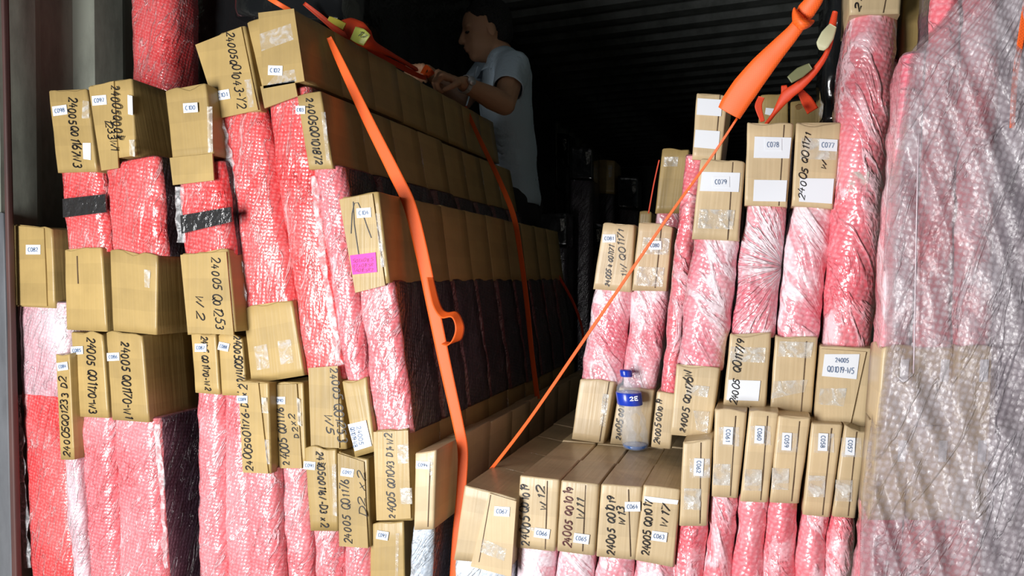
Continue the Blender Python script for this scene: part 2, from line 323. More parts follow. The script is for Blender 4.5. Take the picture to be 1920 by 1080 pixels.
def write(text, p0, p1, h, Y, off, mat, parent, wpx=2.5, hand=1, seed=0, name='writing'):
    """lettering on the plane Y-off from pixel p0 to p1 (baseline), letter height h px"""
    st, wd = strokes(text, hand, seed); d = Vector((p1[0] - p0[0], p1[1] - p0[1])); L = d.length; d.normalize(); up = Vector((d.y, -d.x)); sc = L / wd
    if hand: h = min(h, sc * .98); wpx = min(wpx, .8 + h * .13)
    vs_, fs = [], []
    for s in st:
        pts = [Vector(p0) + d * (a * sc) + up * (b * h) for a, b in s]
        n = len(pts); base = len(vs_)
        for i, p in enumerate(pts):
            t = (pts[min(n - 1, i + 1)] - pts[max(0, i - 1)])
            if t.length < 1e-6: t = Vector((1, 0))
            t.normalize(); nn = Vector((-t.y, t.x)) * wpx * .5 * (1 - .25 * abs(2 * i / max(1, n - 1) - 1) * (1 if hand else 0))
            for e in (-1, 1): c = p + nn * e; vs_.append(P(c.x, c.y, Y - off))
        for i in range(n - 1): a = base + 2 * i; fs.append((a, a + 2, a + 3, a + 1))
    return mesh(name, vs_, fs, mat, parent)
def sticker(cap, Y, cx, cy, text, w=27, h=18, a=0, off=.0062, rot=0):
    """small printed white label; rot=90 turns the print to run downwards"""
    lb = patch('label', rect(cx, cy, w, h, a), Y, off, 'label', cap)
    c, s = math.cos(R(a + rot)), math.sin(R(a + rot)); l = (h if rot else w) * .72; hh = (w if rot else h) * .42
    ux, uy = c, s; upx, upy = s, -c
    p0 = (cx - ux * l / 2 - upx * hh / 2, cy - uy * l / 2 - upy * hh / 2); p1 = (p0[0] + ux * l, p0[1] + uy * l)
    write(text, p0, p1, hh, Y, off + .0004, 'print', cap, wpx=1.6, hand=0, name='label_print')
    return lb
def ribbon(name, pts, ws, mat, parent=None, t=.0018, label=None, sub=6, fold=0):
    """strap through world points; ws = width vectors"""
    n = len(pts)
    def cr(a, i, s):
        p = [a[max(0, i - 1)], a[i], a[min(n - 1, i + 1)], a[min(n - 1, i + 2)]]
        return .5 * ((2 * p[1]) + (p[2] - p[0]) * s + (2 * p[0] - 5 * p[1] + 4 * p[2] - p[3]) * s * s + (3 * p[1] - p[0] - 3 * p[2] + p[3]) * s**3)
    Pp, Ww = [], []
    for i in range(n - 1):
        for s in range(sub): Pp.append(cr(pts, i, s / sub)); Ww.append(ws[i].lerp(ws[i + 1], s / sub))
    Pp.append(pts[-1]); Ww.append(ws[-1])
    v, f, uv = [], [], []; K = 6; d = 0
    for i, (p, w_) in enumerate(zip(Pp, Ww)):
        if i: d += (p - Pp[i - 1]).length
        tg = (Pp[min(len(Pp) - 1, i + 1)] - Pp[max(0, i - 1)]).normalized(); nn = tg.cross(w_)
        nn = nn.normalized() if nn.length > 1e-9 else Vector((0, -1, 0))
        for sgn in (0, 1):
            for k in range(K + 1):
                e = k / K * 2 - 1
                v.append(p + w_ * e * .5 + nn * (t * (sgn - .5) + fold * (1 - e * e))); uv.append((d, (e + 1) * .5 * w_.length))
    S = 2 * (K + 1)
    for i in range(len(Pp) - 1):
        a = i * S; b = a + S
        for k in range(K):
            f.append((a + k, a + k + 1, b + k + 1, b + k)); f.append((a + K + 1 + k, b + K + 1 + k, b + K + 2 + k, a + K + 2 + k))
        f.append((a, b, b + K + 1, a + K + 1)); f.append((a + K, a + 2 * K + 1, b + 2 * K + 1, b + K))
    f.append(tuple(range(K + 1)) + tuple(range(2 * K + 1, K, -1)))
    a = (len(Pp) - 1) * S; f.append(tuple(a + x for x in tuple(range(K + 1)) + tuple(range(2 * K + 1, K, -1))))
    o = mesh(name, v, f, mat, parent, uv, smooth=True)
    if label: o['label'] = label
    return o
def pxribbon(name, pl, mat, parent=None, **k):
    """pl: (px, py, Y, width px, angle of the width in the picture plane or None=perpendicular)"""
    pts = [P(a[0], a[1], a[2]) for a in pl]; ws = []
    for i, a in enumerate(pl):
        b0, b1 = pl[max(0, i - 1)], pl[min(len(pl) - 1, i + 1)]
        t = Vector((b1[0] - b0[0], b1[1] - b0[1])).normalized(); nn = Vector((-t.y, t.x)) * a[3] * .5
        ws.append(P(a[0] + nn.x, a[1] + nn.y, a[2]) - P(a[0] - nn.x, a[1] - nn.y, a[2]))
    return ribbon(name, pts, ws, mat, parent, **k)
def copy_tree(o, parent=None):
    c = o.copy(); C.objects.link(c); c.parent = parent
    for ch in list(o.children): copy_tree(ch, c)
    return c
def box(name, lo, hi, mat, parent=None, bev=0):
    (a, b, c), (d, e, f) = lo, hi
    v = [Vector((x, y, z)) for z in (c, f) for y in (b, e) for x in (a, d)]
    o = mesh(name, v, [(0, 2, 3, 1), (4, 5, 7, 6), (0, 1, 5, 4), (2, 6, 7, 3), (0, 4, 6, 2), (1, 3, 7, 5)], mat, parent, [(p.x + p.y, p.z) for p in v])
    if bev: mo = o.modifiers.new('bevel', 'BEVEL'); mo.width = bev; mo.segments = 2
    return o
# ---------------------------------------------------------------- the container
def struct(o): o['kind'] = 'structure'; return o
def corrugated(name, prof, fn, mat):
    """prof: list of (s, depth); fn(s, depth, end) -> point; two ends"""
    v, f = [], []
    for s, d in prof: v += [fn(s, d, 0), fn(s, d, 1), fn(s, -.02, 1), fn(s, -.02, 0)]
    for i in range(len(prof) - 1):
        a = 4 * i; b = a + 4
        for k in range(4): f.append((a + k, b + k, b + (k + 1) % 4, a + (k + 1) % 4))
    f.append((0, 1, 2, 3)); a = 4 * (len(prof) - 1); f.append((a + 3, a + 2, a + 1, a))
    return struct(mesh(name, v, f, mat))
def trapez(s0, s1, per, dep, up=.3, ramp=.15):
    o = []; s = s0
    while s < s1:
        for fr, d in ((0, 0), (.5 - ramp, 0), (.5, dep), (1 - ramp, dep)): o.append((s + fr * per, d))
        s += per
    return o
corrugated('wall_left', trapez(.78, YB, .262, .036), lambda s, d, e: Vector((XL + d, s, FLOOR if e == 0 else CEIL + .045)), 'wall')
corrugated('wall_right', trapez(.9, YB, .262, .036), lambda s, d, e: Vector((XR - d, s, FLOOR if e == 0 else CEIL + .045)), 'wall')
corrugated('ceiling', trapez(.75, YB, .21, .03), lambda s, d, e: Vector((XL - .03 if e == 0 else XR + .03, s, CEIL - .0 - d + .03)), 'steel')
struct(box('floor', (XL, .75, FLOOR - .03), (XR, YB, FLOOR), 'wood'))
struct(box('wall_back', (XL, YB, FLOOR), (XR, YB + .03, CEIL), 'steel'))
struct(box('ground', (-9, -9, FLOOR - 1.1), (9, .7, FLOOR - 1.05), 'ground'))
# left door post: rust-brown rubber edge beside a scratched grey steel post
def post(name, q, Y, D, mat, **k):
    return struct(prism(name, q, Y, D, [mat], None, r=.004, rows=12, **k))
post('trim_1', [(-120, 396), (6, 400), (26, 1260), (-120, 1260)], 1.165, .02, 'gasket')
post('trim_2', [(-1, -80), (4, -80), (34, 1260), (24, 1260)], 1.165, .014, 'frame')

# ---------------------------------------------------------------- packages
PK = []
def extrap(q, yb):
    """stretch the lower edge of a pixel quad down to yb"""
    (a, b, c, d) = q
    k1 = (yb - a[1]) / (d[1] - a[1]); k2 = (yb - b[1]) / (c[1] - b[1])
    return [a, b, (b[0] + (c[0] - b[0]) * k2, yb), (a[0] + (d[0] - a[0]) * k1, yb)]
_n = [0]
def package(Y, spec, label, D=.14, group=None, name='wrapped_package'):
    _n[0] += 1; sd = _n[0]
    allq = [p for s in spec if s[0] in ('cap', 'body') for p in s[1]]
    lowest = max(allq, key=lambda p: p[1])
    mx = sum(p[0] for p in allq) / len(allq)
    root = empty(name, P(mx, lowest[1], Y) + Vector((0, D / 2, 0)), label, 'package', group)
    cap = None; capc = 0; fl = 0
    for s in spec:
        k = s[0]; o = s[3] if len(s) > 3 else {}
        if k == 'cap':
            fl = 0
            cap = prism('cardboard_cap', s[1], Y - .004 - capc * .0, D + .006, [s[2]], root, r=o.get('r', .005), rows=8, nf=8, dent=o.get('dent', .0005), seed=sd + capc, slump=o.get('slump', .012)); capc += 1; part = cap
        elif k == 'body':
            mats = s[2] if isinstance(s[2], (list, tuple)) else [s[2]]
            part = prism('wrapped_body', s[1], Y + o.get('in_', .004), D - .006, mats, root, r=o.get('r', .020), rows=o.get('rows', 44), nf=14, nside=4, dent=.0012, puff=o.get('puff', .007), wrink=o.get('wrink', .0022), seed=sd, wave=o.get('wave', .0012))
        elif k == 'flap': patch('flap', s[1], Y, .0072, s[2], cap, t=.0034); fl = .0024
        elif k == 'tape': patch('tape', s[1], Y, .0053 + fl, s[2], cap if not o.get('body') else part, t=.0004)
        elif k == 'band': patch('tape_band', s[1], Y, o.get('off', .0105), s[2], part, t=.004, lab='black tape band')
        elif k == 'lab': sticker(cap, Y, *s[1], s[2], **dict(dict(off=.0061 + fl), **{q: z for q, z in o.items() if q != 'off'}))
        elif k == 'wr': write(s[1], s[2][0], s[2][1], s[2][2], Y, .0058 + fl, o.get('m', 'ink'), cap, wpx=o.get('w', 2.5), seed=sd * 3 + len(s[1]))
        elif k == 'seam':
            (x0, y0), (x1, y1) = s[1]; patch('tape_seam', [(x0 - .8, y0), (x0 + .8, y0), (x1 + .8, y1), (x1 - .8, y1)], Y, .0052 + fl, 'seam', cap, t=.001)
        elif k == 'scr':
            v_, f_ = [], []; pp = [Vector(p) for p in s[1]]
            for i, p in enumerate(pp):
                t = (pp[min(len(pp) - 1, i + 1)] - pp[max(0, i - 1)]).normalized(); nn = Vector((-t.y, t.x)) * .8
                v_ += [P(*(p + nn), Y - .0058 - fl), P(*(p - nn), Y - .0058 - fl)]
                if i: f_.append((2 * i - 2, 2 * i, 2 * i + 1, 2 * i - 1))
            mesh('writing', v_, f_, 'ink', cap)
        elif k == 'fin':
            pl = []; w0 = s[2]
            for i in range(len(s[1]) - 1):
                (ax, ay), (bx, by) = s[1][i], s[1][i + 1]; m = max(2, int(abs(by - ay) / 14))
                for q_ in range(m): t = q_ / m; pl.append((ax + (bx - ax) * t + random.uniform(-2, 2), ay + (by - ay) * t, Y - .004 + random.uniform(-.004, .004), w0 * random.uniform(.6, 1.4)))
            pxribbon('loose_film', pl, 'gapfilm', part, t=.0008, sub=3)
        elif k == 'note':
            nt_ = patch('sticky_note', s[1], Y, .0062 + fl, 'magenta', cap, lab='bright pink paper note')
            (a, b, c_, d_) = s[1]
            for i in range(3):
                y = a[1] + 12 + i * 9; write('S0TA01E5R2'[i:i + 8], (a[0] + 5, y + 2), (b[0] - 4, y - 1), 6, Y, .0066 + fl, 'noteink', cap, wpx=1.2, seed=i, name='note_print')
        elif k == 'biglab':
            patch('label', s[1], Y, .0060 + fl, 'label', cap)
            for (t, a, b, h) in s[2]: write(t, a, b, h, Y, .0065 + fl, 'print', cap, wpx=1.6, hand=0, name='label_print')
    PK.append(root); return root
def row(src, n, pitch, label, group, jit=.002, drop=('writing', 'label', 'label_print', 'sticky_note', 'note_print', 'flap'), start=1):
    rnd = random.Random(len(label)); out = []; ordi = ['next', 'second', 'third', 'fourth', 'fifth', 'sixth', 'seventh', 'eighth', 'ninth']
    for k in range(start, start + n):
        c = copy_tree(src); c['label'] = label % (ordi[k - start]); c['group'] = group; c.location = src.location + Vector((rnd.uniform(-jit, jit), k * pitch, rnd.uniform(-jit, jit)))
        kill = []
        for a in c.children:
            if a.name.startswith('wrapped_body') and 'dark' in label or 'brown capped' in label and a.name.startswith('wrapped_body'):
                a.material_slots[0].link = 'OBJECT'; a.material_slots[0].material = M['maroon']  # row copies' pink fronts darkened, shade put into the colour
        for a in c.children:
            for b in a.children:
                if b.name.split('.')[0] in drop: kill.append(b)
        for b in kill: bpy.data.objects.remove(b)
        out.append(c)
    return out
BOT = 1225
def ex(q): return extrap(q, BOT)
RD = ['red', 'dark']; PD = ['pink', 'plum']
YA, YS, YR = 1.20, 1.25, 1.25
T = 'tape'; TW = 'tapew'
# ---- far left, upper
package(YA, [('body', [(26, 565), (122, 568), (126, 748), (37, 740)], ['frost', 'frost']), ('body', ex([(37, 732), (126, 738), (138, 1080), (56, 1080)]), RD), ('fin', [(34, 740), (42, 900), (52, 1080)], 12),
    ('cap', [(18, 424), (97, 430), (102, 578), (25, 574)], 'card'), ('flap', [(16, 422), (82, 428), (88, 574), (24, 572)], 'card'), ('lab', (62, 468), 'C082', dict(off=.0125))],
    'package with cap marked C082 at far left edge, frosted pink wrap below', D=.13)
package(YA, [('body', [(110, 318), (184, 318), (200, 472), (124, 472)], RD), ('band', [(117, 373), (197, 364), (199, 398), (118, 408)], 'black'),
    ('cap', [(90, 172), (163, 172), (181, 322), (107, 324)], 'card'), ('lab', (112, 207), 'C098', dict(a=-8)), ('wr', '24005Q01167W3', [(126, 182), (138, 316), 16]),
    ('tape', [(155, 188), (166, 190), (167, 222), (153, 222)], TW), ('tape', [(155, 268), (170, 268), (170, 300), (156, 298)], 'label'),
    ('cap', [(120, 469), (190, 466), (200, 622), (124, 618)], 'card'), ('seam', ((144, 480), (146, 532)))],
    'red wrapped package under cap marked C098 with black tape band, against the container wall', D=.12)
package(YA, [('body', [(194, 312), (290, 292), (304, 480), (206, 474)], RD),
    ('cap', [(166, 162), (247, 149), (254, 292), (190, 300)], 'card'), ('flap', [(166, 164), (213, 152), (222, 315), (190, 320)], 'card'), ('lab', (186, 188), 'C097', dict(a=-5)),
    ('wr', '24005Q00#', [(207, 160), (214, 262), 15]), ('wr', '1233W1', [(196, 222), (208, 282), 11]), ('tape', [(239, 178), (248, 180), (249, 216), (240, 214)], 'label'), ('tape', [(242, 262), (252, 262), (253, 294), (243, 292)], TW),
    ('cap', [(205, 470), (295, 480), (293, 628), (211, 620)], 'card'), ('tape', [(270, 505), (282, 507), (280, 540), (271, 538)], TW)],
    'wide red wrapped package under cap marked C097 with a scribbled-out number', D=.15)
package(YA + .01, [('body', [(330, 335), (412, 300), (432, 478), (342, 478)], RD), ('fin', [(336, 350), (340, 470)], 14), ('band', [(338, 404), (432, 388), (434, 416), (340, 438)], 'black'),
    ('cap', [(309, 172), (386, 160), (400, 292), (322, 300)], 'card'), ('flap', [(318, 296), (398, 288), (401, 338), (324, 347)], 'card'), ('lab', (357, 202), 'C100', dict(a=-4)), ('tape', [(388, 200), (398, 200), (399, 285), (390, 286)], TW),
    ('cap', [(340, 477), (428, 471), (442, 622), (350, 628)], 'card'), ('flap', [(338, 478), (424, 472), (438, 628), (352, 624)], 'card'), ('wr', '24005 Q01253', [(394, 482), (404, 618), 15]), ('wr', 'W2', [(365, 552), (370, 604), 16])],
    'red wrapped package under plain cap marked C100, black tape band, long lower flap', D=.13)
# ---- far left, lower
package(YA - .02, [('body', ex([(118, 850), (143, 850), (160, 1080), (137, 1080)]), ['frost', 'frost'], dict(r=.01)), ('cap', [(104, 665), (130, 665), (139, 862), (113, 862)], 'card', dict(r=.003)),
    ('lab', (117, 687), 'C084', dict(a=-8, w=20, h=15)), ('wr', '24005Q01233 D2', [(131, 858), (124, 705), 12], dict(w=2))], 'narrow package behind the C085 one, slim cap marked C084', D=.08)
package(YA, [('body', ex([(148, 776), (207, 778), (217, 1080), (157, 1080)]), PD), ('cap', [(132, 625), (192, 628), (203, 784), (144, 781)], 'card'), ('lab', (144, 657), 'C085', dict(w=23, h=15, a=-3)),
    ('wr', '24005 Q01170-W3', [(161, 632), (168, 778), 15])], 'pink package with cap marked C085, lettering ends in W3', D=.14)
package(YA, [('body', ex([(212, 782), (288, 786), (304, 1080), (222, 1080)]), PD), ('fin', [(294, 795), (306, 950), (312, 1080)], 10), ('cap', [(198, 625), (266, 629), (279, 792), (209, 787)], 'card'), ('lab', (212, 669), 'C086', dict(w=23, h=15, a=-3)),
    ('wr', '24005 Q01170-W1', [(224, 640), (233, 785), 15])], 'pink package with cap marked C086 and broad plain brown side', D=.165)
package(YS, [('body', ex([(366, 732), (413, 734), (421, 1080), (369, 1080)]), ['pink', 'dark']), ('cap', [(357, 628), (404, 630), (412, 740), (365, 736)], 'card'), ('lab', (376, 652), 'C087', dict(w=22, h=15)),
    ('wr', '24#5 Q01170-W2', [(376, 630), (383, 734), 13])], 'pink package with narrow cap marked C087 under the W2 box', D=.12)
package(YS, [('body', ex([(416, 736), (462, 736), (476, 1080), (422, 1080)]), ['pink', 'dark']), ('cap', [(408, 630), (453, 630), (463, 742), (415, 741)], 'card'), ('lab', (419, 650), 'C088', dict(w=20, h=15, a=12)),
    ('wr', '24005Q01170W4', [(436, 630), (446, 740), 13])], 'pink package with narrow cap marked C088 right of C087', D=.12)
# ---- leaning tall ones in the middle of the left stack
package(YS, [('body', [(407, 212), (492, 200), (549, 570), (458, 588)], RD, dict(puff=.009)), ('fin', [(412, 225), (436, 330), (440, 440), (456, 580)], 14), ('cap', [(372, 86), (460, 50), (488, 208), (407, 218)], 'card'), ('flap', [(366, 84), (452, 50), (484, 206), (410, 222)], 'card'),
    ('lab', (417, 178), 'C101', dict(a=-9)), ('wr', '24005Q01043-Y2', [(423, 60), (446, 204), 16]), ('tape', [(458, 150), (470, 148), (476, 200), (466, 202)], T),
    ('cap', [(455, 582), (547, 562), (570, 704), (470, 720)], 'card'), ('tape', [(476, 650), (500, 645), (506, 690), (482, 694)], T), ('tape', [(520, 640), (545, 636), (550, 680), (526, 684)], T)],
    'tall leaning red package with cap marked C101 and Y2 lettering', D=.14)
A10 = package(YS, [('body', [(497, 192), (574, 160), (645, 712), (572, 704)], RD, dict(puff=.008, rows=60)), ('cap', [(462, 44), (552, 18), (571, 152), (490, 162)], 'card', dict(slump=.003)), ('flap', [(484, 24), (551, 16), (571, 152), (494, 166)], 'card'), ('flap', [(488, 162), (552, 150), (558, 180), (496, 203)], 'card'),
    ('lab', (516, 132), 'C102', dict(a=2)), ('tape', [(486, 64), (545, 44), (550, 74), (490, 96)], T), ('tape', [(520, 135), (552, 130), (556, 152), (500, 160)], T),
    ('cap', [(578, 700), (632, 690), (650, 842), (586, 842)], 'card'), ('flap', [(578, 690), (633, 686), (636, 840), (583, 838)], 'card'), ('wr', '24005 Q01253', [(618, 690), (634, 828), 15]), ('wr', 'W5', [(606, 775), (612, 818), 14])],
    'tallest leaning package, front cap marked C102, foot cap lettered W5', D=.14)
A11 = package(YS - .01, [('body', [(582, 312), (638, 312), (689, 718), (647, 722)], ['pink', 'dark'], dict(puff=.006, rows=50)), ('fin', [(586, 330), (610, 520), (640, 700)], 12), ('cap', [(556, 182), (601, 172), (624, 316), (578, 318)], 'card', dict(slump=.003)), ('lab', (563, 206), 'C103', dict(w=18, h=15)),
    ('wr', '24005Q0101872', [(573, 184), (590, 310), 15]), ('tape', [(602, 210), (610, 210), (618, 300), (612, 302)], T),
    ('cap', [(640, 716), (687, 712), (704, 846), (664, 858)], 'card'), ('biglab', [(652, 796), (686, 788), (697, 836), (665, 846)], [('24005', (668, 800), (674, 836), 8), ('Q01019-W8', (656, 802), (663, 840), 8)])],
    'leaning pink package whose cap overlaps the C102 one, white label on foot cap', D=.14)
A12 = package(YS - .01, [('body', [(672, 538), (733, 528), (774, 812), (706, 816)], ['pink', 'dark'], dict(puff=.007, r=.010)), ('cap', [(640, 372), (710, 362), (730, 530), (668, 548)], 'card', dict(slump=.003)), ('flap', [(636, 374), (698, 363), (722, 535), (666, 549)], 'card'),
    ('lab', (682, 399), 'C104', dict(a=-4)), ('scr', [(658, 438), (660, 400), (664, 381), (671, 380), (679, 398), (688, 425), (696, 446)]), ('scr', [(662, 378), (664, 420), (672, 475), (682, 512)]), ('note', [(656, 479), (704, 473), (707, 510), (661, 515)]), ('tape', [(704, 400), (712, 400), (720, 500), (714, 502)], T),
    ('cap', [(703, 810), (764, 808), (774, 976), (708, 976)], 'card'), ('flap', [(700, 810), (765, 807), (770, 972), (706, 976)], 'card'), ('wr', '24005 Q01043 D1+W2', [(741, 972), (736, 812), 15]), ('tape', [(745, 835), (765, 832), (766, 868), (746, 870)], TW), ('tape', [(750, 915), (772, 915), (773, 945), (752, 945)], TW)],
    'package with cap marked C104 carrying the bright pink note', D=.14)
# ---- left, lower front row
package(YS - .03, [('body', ex([(456, 880), (513, 880), (524, 1080), (466, 1080)]), ['pink', 'pink']), ('cap', [(449, 716), (503, 722), (508, 888), (455, 885)], 'card'), ('flap', [(447, 715), (484, 718), (503, 888), (455, 886)], 'card'), ('lab', (454, 749), 'C089', dict(w=20, h=14)),
    ('wr', '24005Q01176-D2x2', [(474, 884), (462, 722), 13]), ('tape', [(490, 745), (499, 746), (503, 775), (491, 774)], TW), ('tape', [(496, 824), (504, 825), (506, 870), (500, 870)], T)], 'pink package with cap marked C089 overlapping its left neighbour', D=.12)
package(YS, [('body', ex([(517, 872), (572, 872), (580, 1080), (529, 1080)]), ['pink', 'pink']), ('cap', [(511, 722), (568, 718), (574, 878), (516, 878)], 'card'), ('flap', [(508, 722), (556, 720), (566, 878), (518, 878)], 'card'), ('lab', (523, 751), 'C090', dict(w=23, h=14)),
    ('wr', '24005 Q01176', [(543, 872), (530, 762), 14]), ('wr', 'D2X2', [(560, 822), (552, 776), 10], dict(w=2)), ('tape', [(556, 745), (563, 750), (565, 800), (558, 795)], TW)], 'pink package with cap marked C090 between C089 and the W5 foot cap', D=.12)
package(YS - .01, [('body', ex([(582, 990), (632, 990), (640, 1080), (590, 1080)]), ['pink', 'pink']), ('cap', [(570, 842), (630, 846), (634, 996), (581, 995)], 'card'), ('lab', (580, 873), 'C091', dict(w=22, h=15, a=5)),
    ('wr', '24#05Q0116/-D3 x2', [(592, 846), (602, 990), 14]), ('tape', [(622, 870), (630, 870), (632, 968), (624, 966)], T)], 'pink package with cap marked C091, lettering ends in D3 x2', D=.12)
package(YS - .01, [('body', ex([(640, 1020), (690, 1020), (696, 1100), (645, 1100)]), ['pink', 'pink']), ('cap', [(634, 848), (690, 866), (694, 1026), (638, 1024)], 'card'), ('flap', [(633, 850), (682, 866), (690, 1028), (636, 1024)], 'card'), ('lab', (651, 886), 'C092', dict(w=24, h=15, a=8)),
    ('wr', '24005 Q01176', [(660, 1020), (652, 896), 15], dict(w=2.4)), ('wr', 'D2 X2', [(688, 970), (682, 884), 12], dict(w=1.8))], 'pink package with cap marked C092 below the white labelled foot cap', D=.12)
package(YS, [('cap', [(694, 986), (757, 980), (762, 1225), (690, 1225)], 'card', dict(dent=.0008)), ('lab', (717, 1004), 'C093', dict(w=22, h=16, a=10)), ('tape', [(742, 1000), (748, 1000), (746, 1080), (741, 1080)], T)],
    'wholly brown package marked C093 at the bottom below the D1+W2 cap', D=.12)
A18 = package(YS - .02, [('body', ex([(775, 984), (810, 984), (806, 1080), (768, 1080)]), ['white', 'dark'], dict(r=.008)), ('cap', [(778, 852), (818, 846), (813, 992), (775, 994)], 'card2', dict(slump=.003)), ('lab', (793, 872), 'C094', dict(w=26, h=14, a=4)), ('tape', [(804, 855), (812, 855), (810, 900), (803, 880)], TW), ('seam', ((806, 880), (802, 988)))],
    'white bodied package with cap marked C094 beside the orange strap', D=.14)
# ---- rows going back into the shade
g1 = 'packages receding behind the C102 package'
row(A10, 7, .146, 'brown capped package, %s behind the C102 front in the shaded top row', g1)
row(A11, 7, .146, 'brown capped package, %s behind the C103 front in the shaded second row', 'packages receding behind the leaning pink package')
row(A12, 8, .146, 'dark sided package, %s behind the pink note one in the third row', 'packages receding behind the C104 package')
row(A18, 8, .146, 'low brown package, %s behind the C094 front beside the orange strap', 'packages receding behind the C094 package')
# ---- right, low boxes with their tops showing
def loww(q, num, wr, w2, lx, ly, la, lab, m='pale', extra=(), Y=YR):
    bq = ex([(q[3][0] + 3, q[3][1] - 8), (q[2][0] - 3, q[2][1] - 8), (q[2][0] - 14, q[2][1] + 150), (q[3][0] - 8, q[3][1] + 150)])
    sp = [('body', bq, [m, m]), ('cap', q, 'card2', dict(slump=.002))] + list(extra) + [('lab', (lx, ly), num, dict(w=29, h=18, a=la))]
    if wr: sp.append(('wr',) + wr)
    if w2: sp.append(('wr',) + w2)
    return package(Y, sp, lab, D=.15)
B1 = loww([(870, 912), (969, 938), (960, 1060), (850, 1050)], 'C067', None, None, 941, 959, 4, 'broad low box marked C067 under the thin orange strap end', 'white',
    [('flap', [(918, 925), (968, 940), (958, 1082), (882, 1062)], 'card2'), ('seam', ((920, 928), (898, 1054))), ('tape', [(906, 1010), (950, 1030), (945, 1052), (900, 1035)], TW)], Y=YR - .02)
B2 = loww([(974, 894), (1049, 902), (1041, 1034), (965, 1026)], 'C066', ('24005 Q01019', [(992, 1024), (990, 906), 15]), ('W12', [(1024, 958), (1020, 912), 13]), 1016, 1000, 8, 'low box lettered W12, left in the row of four open topped faces',
    extra=[('seam', ((1026, 902), (1022, 1030))), ('tape', [(975, 984), (1030, 996), (1030, 1002), (975, 990)], TW)])
B3 = loww([(1051, 903), (1123, 910), (1115, 1042), (1043, 1033)], 'C065', ('24005 Q01019', [(1070, 1028), (1074, 912), 15], dict(m='redink')), ('W11', [(1094, 976), (1096, 936), 14]), 1090, 1010, 8, 'low box lettered W11 right of the W12 box', extra=[('seam', ((1098, 910), (1092, 1034)))])
B4 = loww([(1126, 910), (1204, 916), (1192, 1050), (1117, 1043)], 'C064', ('24005 Q01019', [(1152, 1042), (1152, 930), 15]), ('W13', [(1172, 986), (1172, 950), 14]), 1186, 950, 0, 'low box lettered W13 with label near its top right',
    extra=[('seam', ((1178, 918), (1182, 1044)))])
B5 = loww([(1206, 912), (1276, 920), (1264, 1064), (1190, 1050)], 'C063', ('24005 Q01017', [(1218, 1042), (1222, 938), 15]), ('W17', [(1250, 990), (1258, 948), 14]), 1236, 1006, 8, 'low box lettered W17, rightmost of the flat topped row',
    extra=[('tape', [(1208, 930), (1272, 938), (1270, 946), (1208, 940)], 'label')])
for s, n_, nm in ((B1, 8, 'C067'), (B2, 7, 'W12'), (B3, 5, 'W11'), (B4, 4, 'W13'), (B5, 4, 'W17')):
    row(s, n_, .152, 'low brown box with flat shaded top, %%s in the file behind the %s box' % nm, 'low boxes behind %s' % nm, jit=.002, drop=('writing', 'label', 'label_print', 'flap', 'tape', 'tape_seam'))
# tape strips over the box tops
for s, (x0, x1) in ((B1, (872, 962)), (B2, (980, 1045)), (B3, (1056, 1120)), (B4, (1130, 1198)), (B5, (1212, 1270))):
    zt = max((v.co.z for v in s.children[1].data.vertices)) + s.location.z + .0016
    for yy, dz in ((1.285, 0), (1.37, 0)):
        a = P(x0, 905, YR); b = P(x1, 905, YR)
        y0 = yy + random.uniform(-.01, .01)
        slab('tape', [Vector((a.x, y0, zt)), Vector((b.x, y0 + .004, zt)), Vector((b.x, y0 + .052, zt)), Vector((a.x, y0 + .046, zt))], .0006, 'tapew' if dz == 0 and yy != 1.345 else 'brown', s.children[1], n=Vector((0, 0, 1)))
# ---- right, five tall brown heads with pink bodies
def tall(q, num, lx, ly, lab, ty, D=.13):
    bq = ex([(q[3][0] + 2, q[3][1] - 8), (q[2][0] - 1, q[2][1] - 8), (q[2][0] - 14, 1130), (q[3][0] - 18, 1130)])
    sx = q[1][0] - 22; bx = q[2][0] - 14
    sp = [('body', bq, ['rose', 'rose']), ('cap', q, 'card2'), ('seam', ((sx, q[1][1] + 4), (bx, q[2][1] - 4))), ('tape', rect(lx + 2, ly + 2, 38, 36), T), ('tape', rect(lx - 12, ty, 32, 40, 2), TW), ('lab', (lx, ly), num, dict(w=18, h=33, a=3, rot=90))]
    return package(YR, sp, lab, D=D)
tall([(1280, 832), (1336, 826), (1326, 986), (1273, 986)], 'C062', 1310, 876, 'pink package with cap marked C062, lowest of the six narrow heads', 936)
tall([(1340, 770), (1401, 776), (1383, 934), (1334, 931)], 'C061', 1365, 817, 'pink package with cap marked C061 left of C060', 890)
tall([(1404, 774), (1461, 776), (1440, 942), (1387, 940)], 'C060', 1424, 815, 'pink package with cap marked C060 between C061 and C059', 900)
tall([(1458, 782), (1521, 786), (1498, 944), (1443, 942)], 'C059', 1475, 828, 'pink package with cap marked C059 and a crumpled top corner', 898)
tall([(1521, 797), (1581, 799), (1556, 970), (1504, 965)], 'C058', 1543, 829, 'pink package with cap marked C058 right of C059', 912)
tall([(1583, 799), (1628, 806), (1604, 972), (1560, 968)], 'C057', 1594, 837, 'pink package with cap marked C057 next to the bubble sheet', 920)
